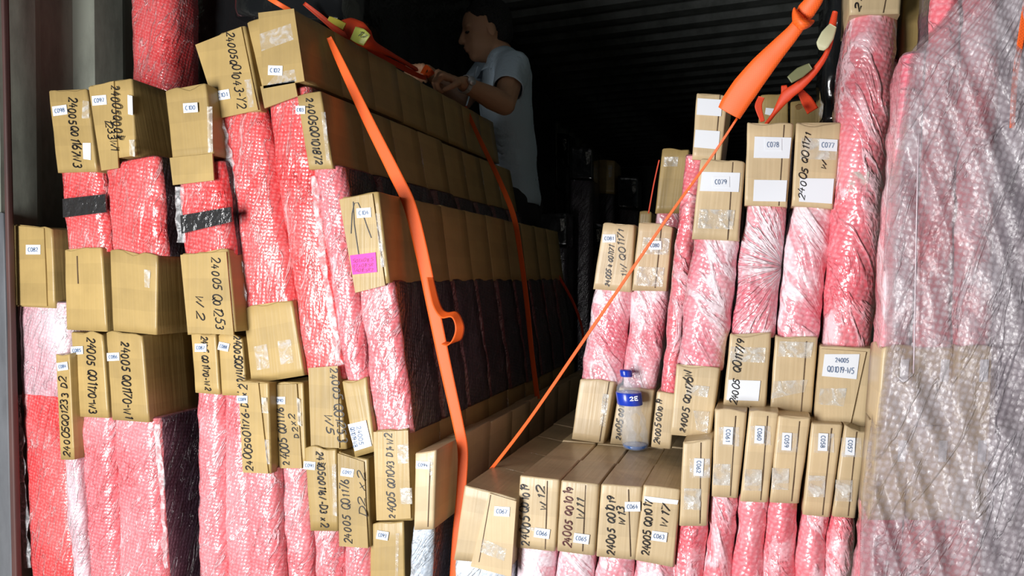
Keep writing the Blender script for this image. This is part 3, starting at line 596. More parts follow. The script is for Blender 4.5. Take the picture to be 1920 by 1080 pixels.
# ---- right, standing stack above
L2 = 'label'
package(1.55, [('body', [(1115, 538), (1182, 540), (1161, 722), (1088, 716)], ['pale', 'pale'], dict(puff=.008)), ('cap', [(1130, 420), (1190, 425), (1183, 548), (1111, 542)], 'card2'), ('lab', (1142, 447), 'C081', dict(w=24, h=15)), ('wr', '24005 $ Q01171'.replace('$', '#'), [(1142, 538), (1152, 462), 12], dict(w=2)), ('wr', '1W Q01171', [(1176, 520), (1168, 430), 11], dict(w=2)),
    ('cap', [(1087, 712), (1153, 714), (1132, 832), (1071, 823)], 'card2'), ('seam', ((1142, 716), (1124, 828))), ('tape', [(1130, 738), (1142, 740), (1134, 800), (1124, 798)], TW)], 'pale pink package marked C081, leftmost of the right hand stack', D=.14)
package(1.55, [('body', [(1186, 540), (1251, 542), (1227, 732), (1166, 728)], ['pale', 'pale'], dict(puff=.006)), ('cap', [(1197, 418), (1262, 423), (1250, 546), (1184, 545)], 'card2'), ('tape', [(1206, 445), (1256, 447), (1252, 478), (1202, 476)], TW), ('tape', [(1196, 500), (1246, 502), (1242, 538), (1192, 535)], TW), ('lab', (1228, 460), 'C080', dict(w=24, h=16)), ('seam', ((1240, 424), (1228, 540))),
    ('cap', [(1160, 728), (1227, 730), (1216, 838), (1143, 832)], 'card2'), ('wr', '24005 Q01171', [(1164, 826), (1172, 744), 10], dict(w=2.2))], 'pink package marked C080 directly behind the water bottle', D=.14)
package(1.44, [('body', [(1287, 292), (1318, 292), (1268, 742), (1238, 742)], ['rose', 'rose'], dict(r=.01, rows=60)), ('cap', [(1306, 176), (1366, 181), (1352, 302), (1297, 299)], 'card2'), ('tape', [(1308, 184), (1354, 187), (1352, 218), (1306, 215)], L2), ('tape', [(1304, 243), (1350, 246), (1347, 280), (1301, 276)], L2), ('seam', ((1350, 178), (1340, 300))),
    ('cap', [(1231, 736), (1268, 740), (1258, 842), (1220, 838)], 'card2'), ('wr', '24005 Q01019', [(1236, 834), (1242, 748), 10], dict(w=2))], 'slim tall pink package behind C079 with white patches on its head', D=.13)
package(1.30, [('body', [(1302, 442), (1384, 444), (1352, 696), (1270, 690)], ['pale', 'pale'], dict(puff=.009)), ('cap', [(1313, 300), (1397, 306), (1385, 452), (1296, 448)], 'card2'), ('tape', [(1316, 322), (1388, 324), (1385, 360), (1312, 358)], L2), ('tape', [(1312, 392), (1378, 394), (1374, 430), (1308, 428)], TW), ('lab', (1352, 341), 'C079', dict(w=32, h=20)), ('seam', ((1374, 304), (1364, 450))),
    ('cap', [(1268, 686), (1350, 692), (1332, 822), (1256, 815)], 'card2'), ('wr', '24005 Q0117', [(1285, 812), (1298, 720), 12]), ('wr', '6W', [(1300, 718), (1296, 694), 14], dict(w=2.4)), ('tape', [(1288, 720), (1330, 725), (1326, 745), (1286, 740)], TW), ('tape', [(1300, 770), (1330, 772), (1326, 812), (1306, 806)], TW)],
    'package marked C079 left of the twin C078 and C077 heads', D=.14)
package(1.30, [('body', [(1402, 382), (1474, 384), (1450, 634), (1372, 632)], ['radial', 'pale'], dict(puff=.006, wrink=.001)), ('cap', [(1401, 232), (1488, 233), (1476, 388), (1396, 385)], 'card2'), ('tape', [(1415, 256), (1484, 258), (1480, 297), (1413, 296)], L2), ('tape', [(1414, 337), (1476, 338), (1473, 378), (1412, 377)], L2), ('lab', (1450, 271), 'C078', dict(w=32, h=22)), ('seam', ((1470, 234), (1460, 386))),
    ('cap', [(1369, 628), (1446, 630), (1436, 768), (1355, 763)], 'card2'), ('tape', [(1370, 650), (1436, 652), (1434, 680), (1368, 678)], TW), ('tape', [(1366, 712), (1426, 714), (1422, 752), (1362, 750)], L2), ('wr', '24005', [(1381, 760), (1387, 712), 12]), ('wr', 'Q0117/9', [(1388, 700), (1396, 636), 14], dict(w=2.4))],
    'package marked C078 with creases fanning across its pink film', D=.14)
package(1.30, [('body', [(1488, 384), (1559, 388), (1534, 640), (1457, 636)], ['pale', 'pale'], dict(puff=.009)), ('cap', [(1493, 232), (1579, 237), (1562, 392), (1484, 386)], 'card2'), ('tape', [(1503, 258), (1572, 262), (1568, 300), (1500, 298)], TW), ('tape', [(1500, 334), (1564, 335), (1560, 382), (1498, 378)], L2), ('lab', (1553, 272), 'C077', dict(w=34, h=22, a=3)), ('wr', '24005 Q01171', [(1508, 376), (1520, 250), 12], dict(w=2.2)), ('wr', 'W', [(1548, 320), (1550, 302), 10], dict(w=2.2)),
    ('cap', [(1453, 632), (1534, 634), (1522, 778), (1444, 770)], 'card2'), ('tape', [(1462, 640), (1526, 642), (1520, 672), (1458, 668)], TW), ('tape', [(1450, 715), (1515, 712), (1508, 735), (1446, 748)], TW), ('seam', ((1512, 640), (1502, 772)))],
    'package marked C077 between C078 and the tall rose roll', D=.14)
package(1.28, [('body', [(1592, 24), (1687, 22), (1634, 654), (1546, 652)], ['rose', 'rose'], dict(puff=.010, rows=70, r=.03)), ('tape', [(1594, 322), (1630, 322), (1626, 360), (1590, 360)], TW, dict(body=1)), ('cap', [(1594, -60), (1694, -60), (1688, 26), (1592, 28)], 'card2'), ('wr', '24', [(1612, 24), (1624, -14), 14]), ('seam', ((1668, -40), (1656, 24))),
    ('cap', [(1539, 652), (1638, 656), (1624, 800), (1527, 790)], 'card2'), ('flap', [(1539, 654), (1624, 660), (1594, 797), (1527, 790)], 'card2'), ('biglab', [(1546, 664), (1612, 664), (1606, 711), (1541, 705)], [('24005', (1566, 679), (1592, 680), 8), ('Q01019-W5', (1551, 697), (1602, 701), 11)]), ('tape', [(1538, 728), (1588, 728), (1582, 762), (1534, 758)], TW)],
    'tallest rose package on the right, foot cap with printed W5 label', D=.13)
package(1.36, [('cap', [(1648, 448), (1676, 448), (1668, 606), (1636, 606)], 'card2'), ('tape', [(1644, 530), (1656, 530), (1652, 590), (1642, 590)], TW), ('body', [(1650, 110), (1690, 110), (1676, 450), (1640, 450)], ['rose', 'rose'])], 'package peeping out between the tall rose roll and the bubble sheet', D=.12)
package(1.34, [('cap', [(1697, -60), (1790, -60), (1760, 100), (1690, 108)], 'card')], 'brown box head above the wrapped stack at upper right', D=.12)
# ---- background pieces
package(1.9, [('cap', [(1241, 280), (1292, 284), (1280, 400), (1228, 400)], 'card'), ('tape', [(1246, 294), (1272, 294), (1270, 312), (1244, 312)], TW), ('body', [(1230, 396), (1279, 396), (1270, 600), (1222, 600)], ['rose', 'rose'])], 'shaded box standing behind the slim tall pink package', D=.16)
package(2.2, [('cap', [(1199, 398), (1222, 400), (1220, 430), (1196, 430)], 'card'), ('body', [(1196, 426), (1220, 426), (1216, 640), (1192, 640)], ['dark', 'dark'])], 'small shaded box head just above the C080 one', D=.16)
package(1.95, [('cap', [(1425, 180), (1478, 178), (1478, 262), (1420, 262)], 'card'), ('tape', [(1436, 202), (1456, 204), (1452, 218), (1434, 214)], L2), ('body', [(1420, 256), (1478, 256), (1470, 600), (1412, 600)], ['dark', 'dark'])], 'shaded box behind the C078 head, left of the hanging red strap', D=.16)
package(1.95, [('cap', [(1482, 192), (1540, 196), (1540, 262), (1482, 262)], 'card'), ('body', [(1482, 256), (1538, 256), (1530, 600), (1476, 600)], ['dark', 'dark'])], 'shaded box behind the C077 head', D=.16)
fp = prism('film_wrapped_column', [(1556, -70), (1596, -70), (1580, 232), (1540, 228)], 1.5, .2, ['film'], None, r=.03, rows=24, nf=8, dent=.004, wrink=.004, seed=3)
tag(fp, 'glossy black film wrapped column beside the tall rose package', 'column')
rr = prism('wrapped_roll', [(236, -90), (316, -90), (318, 220), (242, 210)], 1.42, .10, ['red'], None, r=.035, rows=40, nf=14, dent=.001, puff=.006, wrink=.002, seed=9)
tag(rr, 'red bubble wrapped roll hanging above the C097 package', 'roll')
fb = prism('film_wrapped_panel', [(318, -90), (560, -90), (560, 460), (322, 460)], 1.60, .16, ['film'], None, r=.02, rows=24, nf=12, dent=.006, wrink=.004, seed=4)
tag(fb, 'large panel in black stretch film behind the C100 package', 'panel')
dk = prism('shade_black_carton', [(436, -120), (652, -120), (640, 46), (436, 30)], 1.46, .12, ['film'], None, r=.02, rows=10, nf=12, dent=.004, wrink=.003, seed=6)  # brown carton in black film colour that stands for its shade
tag(dk, 'brown carton painted black for shade at the top edge behind the C102 cap', 'crate')
dk = box('added_black_stack', (XL + .04, 1.95, FLOOR), (-1.36, 4.6, 1.38), 'film', bev=.03)  # added stack, hides wall that would otherwise look too bright
tag(dk, 'long black stack added to darken the wall behind the left rows', 'stack')
# dim load far inside: cartons whose caps are blackened to stand for deep shade
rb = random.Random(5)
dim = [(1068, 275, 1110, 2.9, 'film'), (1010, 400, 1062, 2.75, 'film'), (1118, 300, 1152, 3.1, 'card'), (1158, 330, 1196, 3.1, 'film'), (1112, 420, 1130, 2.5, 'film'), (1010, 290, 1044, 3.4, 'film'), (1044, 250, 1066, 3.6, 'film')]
words = ['tall carton painted dark for gloom right of the man', 'low carton painted dark for gloom near the end of the left stack', 'brown headed box deep inside, the only one left brown', 'carton painted dark for gloom deep inside beside the brown headed one', 'narrow carton painted dark for gloom deep behind the C081 head', 'carton painted dark for gloom right behind the man under a red strap end', 'narrow carton painted dark for gloom farthest inside by the man']
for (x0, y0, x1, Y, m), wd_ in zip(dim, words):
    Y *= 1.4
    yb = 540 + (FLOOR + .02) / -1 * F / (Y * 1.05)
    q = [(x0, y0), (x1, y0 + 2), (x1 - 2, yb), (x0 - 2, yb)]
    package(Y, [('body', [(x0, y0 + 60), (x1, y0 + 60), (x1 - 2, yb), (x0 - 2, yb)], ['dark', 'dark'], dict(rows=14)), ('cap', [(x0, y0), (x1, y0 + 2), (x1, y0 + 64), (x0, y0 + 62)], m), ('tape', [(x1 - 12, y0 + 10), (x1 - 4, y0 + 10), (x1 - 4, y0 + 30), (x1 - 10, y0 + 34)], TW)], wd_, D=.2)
# ---------------------------------------------------------------- right edge: stack under a clear bubble sheet
def right(q, Y, top, low, lab, D=.10, ty=-90):
    gy = low[0] == 'grey'
    (xa, xb, xc, xd) = q           # x left/right at y=0 and at y=1080
    def X(e, y): return (xa + (xd - xa) * y / 1080) if e == 0 else (xb + (xc - xb) * y / 1080)
    def Q(y0, y1, i=0): return [(X(0, y0) + i, y0), (X(1, y0) - i, y0), (X(1, y1) - i, y1), (X(0, y1) + i, y1)]
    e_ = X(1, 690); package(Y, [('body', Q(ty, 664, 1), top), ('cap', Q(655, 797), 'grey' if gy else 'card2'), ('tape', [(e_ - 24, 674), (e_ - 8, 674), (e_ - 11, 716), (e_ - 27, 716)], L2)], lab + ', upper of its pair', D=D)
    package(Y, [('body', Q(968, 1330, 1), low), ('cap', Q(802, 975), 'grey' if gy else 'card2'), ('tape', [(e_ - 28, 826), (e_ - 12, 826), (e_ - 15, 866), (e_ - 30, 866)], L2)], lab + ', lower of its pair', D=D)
# ---------------------------------------------------------------- bubble sheet: surface with long folds
right((1706, 1746, 1694, 1620), 1.10, ['pale', 'pale'], ['pale', 'pale'], 'pink package at the left edge of the sheet covered stack', ty=100)
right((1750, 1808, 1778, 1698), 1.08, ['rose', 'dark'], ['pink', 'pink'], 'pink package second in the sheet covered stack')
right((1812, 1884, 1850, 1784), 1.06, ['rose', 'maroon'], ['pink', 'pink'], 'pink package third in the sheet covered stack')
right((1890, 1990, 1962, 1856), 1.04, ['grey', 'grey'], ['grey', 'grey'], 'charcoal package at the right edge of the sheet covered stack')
def sheet():
    v, f, uv = [], [], []; NU, NV = 90, 110
    for j in range(NV + 1):
        t = j / NV; y = 1300 * t - 90 * (1 - t)
        xl = 1650 + 62 * (1 - (y / 1080)) if y < 1080 else 1645
        xl = 1700 - 90 * (y / 1080) + (6 * math.sin(y * .012))
        if y < 110: xl += (110 - y) * .75
        for i in range(NU + 1):
            s = i / NU; x = xl + (1990 - xl) * s
            Y = 1.075 - .055 * s
            if s < .06: Y += (.06 - s) * 1.1        # turns round the side
            p = P(x, y, Y)
            k = Vector((p.x * 34 + p.z * 10, 0, p.z * 3.2))
            d = .010 * (1 - 2 * abs(noise.noise(k))) + .004 * noise.noise(p * 40)
            p = P(x, y, Y - .006 - d)
            v.append(p); uv.append((s * .36, (1 - t) * 1.25))
    for j in range(NV):
        for i in range(NU):
            a = j * (NU + 1) + i; f.append((a, a + NU + 1, a + NU + 2, a + 1))
    o = mesh('bubble_sheet', v, f, 'over', None, uv, smooth=True)
    so = o.modifiers.new('thickness', 'SOLIDIFY'); so.thickness = .002
    return tag(o, 'large clear bubble sheet draped over the stack at the right edge', 'plastic sheet')
SH = sheet()
def tube(name, pts, r, mat, parent=None, n=8):
    v, f = [], []
    for i, p in enumerate(pts):
        t = (pts[min(len(pts) - 1, i + 1)] - pts[max(0, i - 1)]).normalized(); a = t.orthogonal().normalized(); b = t.cross(a)
        rr_ = r[i] if isinstance(r, (list, tuple)) else r
        for k in range(n): v.append(p + a * rr_ * math.cos(k * 2 * math.pi / n) + b * rr_ * math.sin(k * 2 * math.pi / n))
    for i in range(len(pts) - 1):
        for k in range(n): f.append((i * n + k, i * n + (k + 1) % n, i * n + n + (k + 1) % n, i * n + n + k))
    f.append(tuple(reversed(range(n)))); f.append(tuple((len(pts) - 1) * n + k for k in range(n)))
    return mesh(name, v, f, mat, parent, smooth=True)
fe = tube('folded_edge', [P(1735 - 38 * (y / 1080) - 3 * math.sin(y * .006), y, 1.040) for y in range(250, 720, 30)], .0009, flat('film_edge', (.62, .5, .56), .15, coat=1), SH)
# orange strap glimpsed under the sheet, upper right
tag(pxribbon('cargo_strap', [(1934, -60, 1.028, 12), (1916, 60, 1.028, 12), (1903, 150, 1.028, 11), (1898, 240, 1.028, 10)], 'orange', None), 'orange strap seen through the bubble sheet near the top right corner', 'strap')
# ---------------------------------------------------------------- straps
tag(pxribbon('cargo_strap', [(617, 70, 1.33, 9), (640, 120, 1.33, 15), (690, 225, 1.33, 20), (740, 325, 1.33, 23), (768, 385, 1.325, 24), (790, 470, 1.32, 24), (815, 590, 1.31, 23), (838, 700, 1.31, 22), (860, 800, 1.31, 20), (868, 850, 1.31, 19), (864, 930, 1.30, 17), (856, 1010, 1.29, 16), (849, 1120, 1.285, 16)], 'orange', fold=.0008), 'broad orange strap running down the front edge of the left stack', 'strap')
S2 = [o for o in C.objects if o.name.startswith('cargo_strap')][-1]
lp = [P(806, 520, 1.30), P(818, 570, 1.29), P(832, 590, 1.28), P(852, 590, 1.27), P(862, 612, 1.265), P(858, 634, 1.27), P(846, 644, 1.28), P(832, 643, 1.30)]
ribbon('strap_loop', lp, [Vector((.010, .012, 0)), Vector((.012, .014, .0)), Vector((.004, .018, .012)), Vector((.004, .02, .010)), Vector((.014, .014, .002)), Vector((.012, .018, -.002)), Vector((.008, .018, .006)), Vector((.004, .012, .004))], 'orange', S2)
tag(pxribbon('cargo_strap', [(872, 200, 2.2, 6), (900, 262, 2.14, 8), (935, 335, 2.04, 9), (962, 402, 1.98, 10), (975, 470, 1.94, 9), (988, 570, 1.92, 9), (997, 660, 1.90, 9), (1008, 748, 1.88, 9)], 'orange'), 'dull orange strap farther back on the side of the left stack', 'strap')
tag(pxribbon('cargo_strap', [(1030, 490, 2.5, 4), (1056, 532, 2.5, 5), (1076, 570, 2.5, 5), (1090, 610, 2.5, 4), (1094, 640, 2.5, 4)], 'redweb'), 'thin dim red strap slanting down beyond the left stack', 'strap')
tag(pxribbon('cargo_strap', [(1006, 264, 4.70, 9), (1020, 276, 4.70, 7), (1034, 290, 4.753, 8), (1038, 318, 4.755, 7), (1037, 345, 4.755, 6)], 'redweb'), 'faint red strap end hanging right of the man', 'strap')
tag(pxribbon('cargo_strap', [(1236, 300, 1.84, 2.4), (1226, 345, 1.84, 2.4), (1216, 400, 1.84, 2.4)], 'redweb'), 'hair thin red strap before the shaded box', 'strap')
# long strap: thin edge-on below, broad above, knotted
LS = empty('cargo_strap', P(920, 882, 1.37), 'bright orange strap rising diagonally across the gap to a knot at the top', 'strap')
pxribbon('thin_run', [(916, 886, 1.37, 6.5), (990, 790, 1.33, 6), (1100, 630, 1.27, 6), (1240, 425, 1.19, 5), (1330, 300, 1.12, 4.5), (1382, 222, 1.10, 4)], 'orange', LS)
pxribbon('broad_run', [(1367, 212, 1.10, 46), (1376, 196, 1.095, 49), (1398, 164, 1.085, 50), (1428, 126, 1.07, 44), (1458, 92, 1.06, 35), (1487, 60, 1.05, 27), (1503, 38, 1.045, 24)], 'orange', LS, fold=-.003, sub=8)
pxribbon('upper_run', [(1499, 42, 1.04, 24), (1512, 20, 1.03, 34), (1530, -6, 1.02, 30), (1552, -60, 1.0, 28), (1580, -300, 1.0, 27), (1640, -1440, 1.0, 26)], 'orange', LS, fold=-.004)
pxribbon('knot', [(1490, 22, 1.03, 10), (1496, 36, 1.025, 24), (1506, 46, 1.022, 24), (1518, 44, 1.03, 12)], 'orange', LS, fold=-.008)
# strap over the top of the left stack with its ratchet, running to the hands
yz = [(495, -10, 1.30, 10), (520, 6, 1.30, 9), (545, 20, 1.32, 8)]
tag(pxribbon('cargo_strap', yz, 'orange'), 'short bright orange strap piece above the C102 cap', 'strap')
TS = empty('ratchet_strap', P(670, 62, 1.5), 'orange strap with taped buckle leading up to the hands of the man', 'strap')
pxribbon('webbing', [(570, 6, 1.42, 7), (600, 30, 1.44, 10), (636, 60, 1.47, 12), (668, 80, 1.5, 16), (710, 105, 1.62, 13), (750, 124, 1.78, 11), (785, 142, 1.95, 9), (800, 146, 2.05, 9)], 'redweb', TS, fold=.002)
pxribbon('webbing', [(640, 44, 1.46, 10), (652, 46, 1.45, 28), (668, 58, 1.45, 42), (684, 72, 1.46, 36), (700, 86, 1.5, 18), (740, 106, 1.7, 8), (780, 130, 1.92, 8)], 'redweb', TS, fold=-.008)
tagm = flat('yellow_green_tag', (.55, .62, .12), .4, var=.5); wt = flat('woven_tag_ink', (.05, .06, .05), .5)
t1 = pxribbon('tag', [(662, 62, 1.43, 26), (676, 68, 1.425, 30), (688, 76, 1.43, 24)], tagm, TS, label='yellow green printed tag')
write('17', (667, 66), (684, 73), 9, 1.43, .012, wt, t1, wpx=2, hand=1, name='tag_print')
pxribbon('buckle', [(616, 34, 1.44, 8), (628, 40, 1.44, 12), (646, 50, 1.44, 14)], flat('yellow_buckle', (.75, .65, .08), .4), TS)
# red straps, tags at right
RS = empty('ratchet_strap', P(1450, 232, 1.42), 'red strap with cloth tags hanging beside the black film column', 'strap')
pxribbon('webbing', [(1566, 22, 1.36, 10), (1558, 60, 1.36, 16), (1552, 95, 1.36, 9), (1530, 130, 1.37, 13), (1500, 160, 1.38, 18), (1474, 180, 1.39, 22), (1452, 212, 1.40, 8), (1434, 236, 1.40, 6)], 'redweb', RS, fold=-.003)
pxribbon('webbing', [(1470, 160, 1.40, 10), (1472, 180, 1.41, 18), (1462, 194, 1.42, 10)], 'redweb', RS)
pxribbon('webbing', [(1428, 182, 1.44, 12), (1422, 200, 1.44, 14), (1430, 228, 1.44, 8)], 'redweb', RS)
pxribbon('webbing', [(1496, 165, 1.41, 8), (1512, 188, 1.42, 22), (1524, 208, 1.43, 24)], 'redweb', RS)
cream = flat('cream_tag', (.60, .60, .38), .5, var=.4)
pxribbon('tag', [(1562, 48, 1.34, 14), (1552, 66, 1.335, 26), (1542, 84, 1.335, 24), (1540, 94, 1.34, 8)], cream, RS, label='cream cloth tag')
pxribbon('tag', [(1520, 124, 1.36, 12), (1500, 136, 1.36, 20), (1480, 150, 1.36, 14)], flat('olive_tag', (.18, .19, .09), .5, var=.4), RS, label='olive cloth tag')
pxribbon('hook', [(1492, 202, 1.4, 6), (1498, 200, 1.4, 10), (1504, 199, 1.4, 6)], flat('brass_hook', (.7, .5, .2), .3, 1), RS)
# ---------------------------------------------------------------- water bottle
ZB = -.383
bp = PZ(1192, 842, ZB)
base = Vector((bp.x, bp.y, ZB)); s_ = mpp(1192, 780, bp.y)
BT = empty('water_bottle', base, 'small clear plastic bottle with blue cap standing on the low boxes', 'bottle')
def lathe(name, prof, mat, tilt, n=28, parent=None, rib=0):
    v, f = [], []
    for (r_, z) in prof:
        for k in range(n):
            a = k * 2 * math.pi / n; rr_ = r_ * (1 + rib * math.cos(5 * a) * (1 if z < .09 else 0))
            v.append(base + Vector((rr_ * math.cos(a) - tilt * z, rr_ * math.sin(a), z)))
    for i in range(len(prof) - 1):
        for k in range(n): f.append((i * n + k, i * n + (k + 1) % n, (i + 1) * n + (k + 1) % n, (i + 1) * n + k))
    f.append(tuple(reversed(range(n)))); f.append(tuple((len(prof) - 1) * n + k for k in range(n)))
    return mesh(name, v, f, mat, parent, smooth=True)
H = 148 * s_; u = H / .2
pet = flat('clear_plastic', (.82, .88, .95), .06, coat=1, bump=.5, bscale=90); n_ = pet.node_tree
pet.node_tree.nodes['Principled BSDF'].inputs['Alpha'].default_value = .22
blue = flat('blue_plastic', (.01, .05, .55), .3, coat=.4)
TL_ = .13
lathe('bottle_body', [(r * u, z * u) for r, z in [(.020, 0), (.030, .004), (.033, .018), (.031, .03), (.034, .045), (.032, .06), (.034, .075), (.028, .092), (.025, .10), (.028, .108), (.031, .118), (.031, .142), (.029, .155), (.021, .170), (.013, .180), (.0125, .184)]], pet, TL_, parent=BT, rib=.06)
lathe('bottle_base', [(r * u, z * u) for r, z in [(.018, .001), (.0285, .005), (.031, .012), (.025, .0125)]], flat('blue_tinted_plastic', (.05, .2, .65), .2, coat=1, alpha=.7), TL_, parent=BT)
lb = lathe('bottle_label', [(r * u, z * u) for r, z in [(.0315, .113), (.0322, .114), (.0322, .143), (.0315, .144)]], blue, TL_, parent=BT)
lathe('bottle_cap', [(r * u, z * u) for r, z in [(.0150, .183), (.0155, .184), (.0155, .197), (.0145, .1995), (.001, .20)]], blue, TL_, parent=BT)
ty = base.y - .035 * u
write('2E', (1181, 752), (1199, 750), 7, ty, .0, 'label', lb, wpx=2, hand=0, name='label_mark')
# ---------------------------------------------------------------- the man
skin = flat('skin', (.62, .34, .20), .5, bump=.15, bscale=180); cloth = flat('pale_blue_cotton', (.62, .78, .92), .8, bump=.4, bscale=30)
hairm = flat('black_hair', (.012, .011, .011), .45, bump=1, bscale=140); trou = flat('dark_trousers', (.02, .02, .025), .8)
def blob(bm, c, r, sc=(1, 1, 1), rot=None, sub=2):
    m = Matrix.Translation(c) @ (rot.to_4x4() if rot else Matrix.Identity(4)) @ Matrix.Diagonal((r * sc[0], r * sc[1], r * sc[2], 1))
    bmesh.ops.create_icosphere(bm, subdivisions=sub, radius=1, matrix=m)
def limb(bm, pts, rs, step=.3):
    for i in range(len(pts) - 1):
        L = (pts[i + 1] - pts[i]).length; n = max(2, int(L / (min(rs[i], rs[i + 1]) * step)))
        for k in range(n + 1): t = k / n; blob(bm, pts[i].lerp(pts[i + 1], t), rs[i] + (rs[i + 1] - rs[i]) * t)
def fuse(name, bm, vox, mat, parent, smooth=3, label=None, disp=0):
    me = bpy.data.meshes.new('tmp'); bm.to_mesh(me); bm.free(); t = bpy.data.objects.new('tmp', me); C.objects.link(t)
    r = t.modifiers.new('r', 'REMESH'); r.mode = 'VOXEL'; r.voxel_size = vox
    s = t.modifiers.new('s', 'SMOOTH'); s.iterations = smooth; s.factor = .5
    dg = bpy.context.evaluated_depsgraph_get(); m2 = bpy.data.meshes.new_from_object(t.evaluated_get(dg)); bpy.data.objects.remove(t)
    off = parent.location if parent else Vector()
    m2.name = name
    for v in m2.vertices:
        p = v.co.copy()
        if disp:
            p += v.normal * disp * noise.noise(Vector((p.x * 14 + p.z * 9, p.y * 14, p.z * 7 - p.x * 12)))
        v.co = p - off
    m2.polygons.foreach_set('use_smooth', [True] * len(m2.polygons)); m2.materials.clear()
    o = link(name, m2, mat, parent)
    if label: o['label'] = label
    return o
STAND = P(975, 540, 2.72)
MZ = FLOOR + .36
man = empty('person', (STAND.x, STAND.y + .04, MZ), 'man in pale blue shirt and wristwatch pulling an orange strap over the stack', 'person')
neck = P(936, 100, 2.63); hip = P(968, 372, 2.76); chest = P(948, 190, 2.68)
shN = P(962, 128, 2.53); shF = P(918, 128, 2.80)
elN = P(946, 196, 2.35); wrN = P(868, 156, 2.15)
elF = P(868, 190, 2.62); wrF = P(800, 134, 2.20)
hc = P(908, 62, 2.60)
f = Vector((-.78, -.52, -.20)).normalized(); sd = f.cross(Vector((0.10, 0, 1))).normalized(); up = sd.cross(f).normalized()   # face direction, side, up
HR = Matrix((f, sd, up)).transposed()
def hp(a, b, c): return hc + f * a + sd * b + up * c
bm = bmesh.new()
blob(bm, hp(-.012, 0, .028), .1, (.98, .80, .95), HR, 3); blob(bm, hp(.018, 0, -.03), .082, (.88, .80, 1.05), HR, 3)
blob(bm, hp(.045, 0, -.082), .036, (1, 1.05, .8), HR)                      # chin
for s in (-1, 1):
    blob(bm, hp(.052, s * .036, -.022), .026, (1, 1, .8), HR)              # cheek
    blob(bm, hp(.073, s * .030, .026), .014, (.8, 1.8, .6), HR)            # brow
    blob(bm, hp(.015, s * .038, -.058), .034, (1.3, .7, 1), HR)             # jaw
    blob(bm, hp(-.012, s * .078, -.008), .026, (.7, .30, 1.15), HR)        # ear
    blob(bm, hp(.098, s * .011, -.026), .009, (1, 1, .8), HR)
limb(bm, [hp(.078, 0, .022), hp(.092, 0, 0), hp(.102, 0, -.022)], [.008, .010, .013])
blob(bm, hp(.088, 0, -.047), .017, (.6, 1.3, .36), HR); blob(bm, hp(.084, 0, -.060), .015, (.6, 1.2, .42), HR)
limb(bm, [hp(-.02, 0, -.06), neck, chest], [.056, .056, .075])
limb(bm, [neck + Vector((0, 0, -.03)), shN], [.05, .048]); limb(bm, [neck + Vector((0, 0, -.03)), shF], [.05, .048])
limb(bm, [shN, elN.lerp(shN, .5), elN], [.050, .048, .040]); limb(bm, [elN, elN.lerp(wrN, .3), wrN], [.041, .043, .025])
limb(bm, [shF, elF], [.050, .040]); limb(bm, [elF, wrF], [.040, .026])
limb(bm, [chest, hip], [.10, .10])
def hand(bm, W, h, n, flip=1, curl=48):
    h = h.normalized(); n = (n - h * n.dot(h)).normalized(); s = h.cross(n).normalized() * flip
    for a in range(5):
        for b in range(5): blob(bm, W + h * (.01 + a * .019) + s * (-.028 + b * .014) * (.6 + .1 * a), .0155, sub=1)
    for i, (o, L) in enumerate(((.031, .066), (.011, .076), (-.010, .070), (-.030, .056))):
        p = W + h * (.088 - abs(i - 1.2) * .004) + s * o; d = h.copy(); ps = [p]; ang = 0
        for k, fr in enumerate((.45, .32, .26)):
            ang += R(curl + 5 * i * (k == 0)) * (1, 1, .7)[k]
            ps.append(ps[-1] + (h * math.cos(ang) + n * math.sin(ang)) * L * fr)
        limb(bm, ps, [.0098, .0090, .0084, .0076], .5)
    p = W + h * .028 + s * .030
    limb(bm, [p, p + (h * .5 + s * .7 + n * .35).normalized() * .034, p + (h * .8 + s * .45 + n * .7).normalized() * .062], [.013, .0105, .0088], .5)
hN = (P(806, 132, 2.06) - wrN); hand(bm, wrN, hN, Vector((-.5, .2, -1)), 1, 62)
hF = (P(760, 120, 2.04) - wrF); hand(bm, wrF, hF, Vector((0, -.5, -1)), -1, 50)
# legs are one with the body
hipN = hip + Vector((.0, -.09, -.02)); hipF = hip + Vector((0, .09, -.02))
for hp_, dx in ((hipN, .02), (hipF, -.03)):
    kn = Vector((hp_.x + dx - .04, hp_.y, (hp_.z + MZ) / 2 + .02)); an = Vector((hp_.x + dx, hp_.y, MZ + .08))
    limb(bm, [hp_, kn, an], [.078, .052, .036]); limb(bm, [an + Vector((0, 0, -.04)), an + Vector((-.15, 0, -.05))], [.034, .028])
body = fuse('body', bm, .0048, skin, man, 2)
# eyes, hair
for s in (-1, 1):
    e = bmesh.new(); blob(e, hp(.077, s * .031, .004), .0095, (1, 1.3, .6), HR); me = bpy.data.meshes.new('eye'); e.to_mesh(me); e.free()
    for v in me.vertices: v.co -= man.location
    o = link('eye', me, flat('eye_dark', (.03, .02, .018), .15), body)
    limb_b = bmesh.new(); limb(limb_b, [hp(.088, s * .016, .026), hp(.088, s * .032, .032), hp(.074, s * .048, .027)], [.003, .004, .0028], .5); fuse('eyebrow', limb_b, .002, hairm, body, 1); 
for o in C.objects:
    if o.name.startswith('eyebrow'): pass
hb = bmesh.new()
blob(hb, hp(-.026, 0, .042), .104, (.96, .84, .94), HR, 3); blob(hb, hp(-.06, 0, .005), .078, (.8, .96, 1.0), HR, 3)
for k in range(60):
    a = random.uniform(-1.5, 1.5); q = random.uniform(.2, 1.4)
    blob(hb, hp(-.03 + .085 * math.cos(a) * math.cos(q) * 0.9, .078 * math.sin(a) * math.cos(q), .045 + .09 * math.sin(q)), .014, sub=1)
hair = fuse('hair', hb, .004, hairm, man, 1, disp=.006)
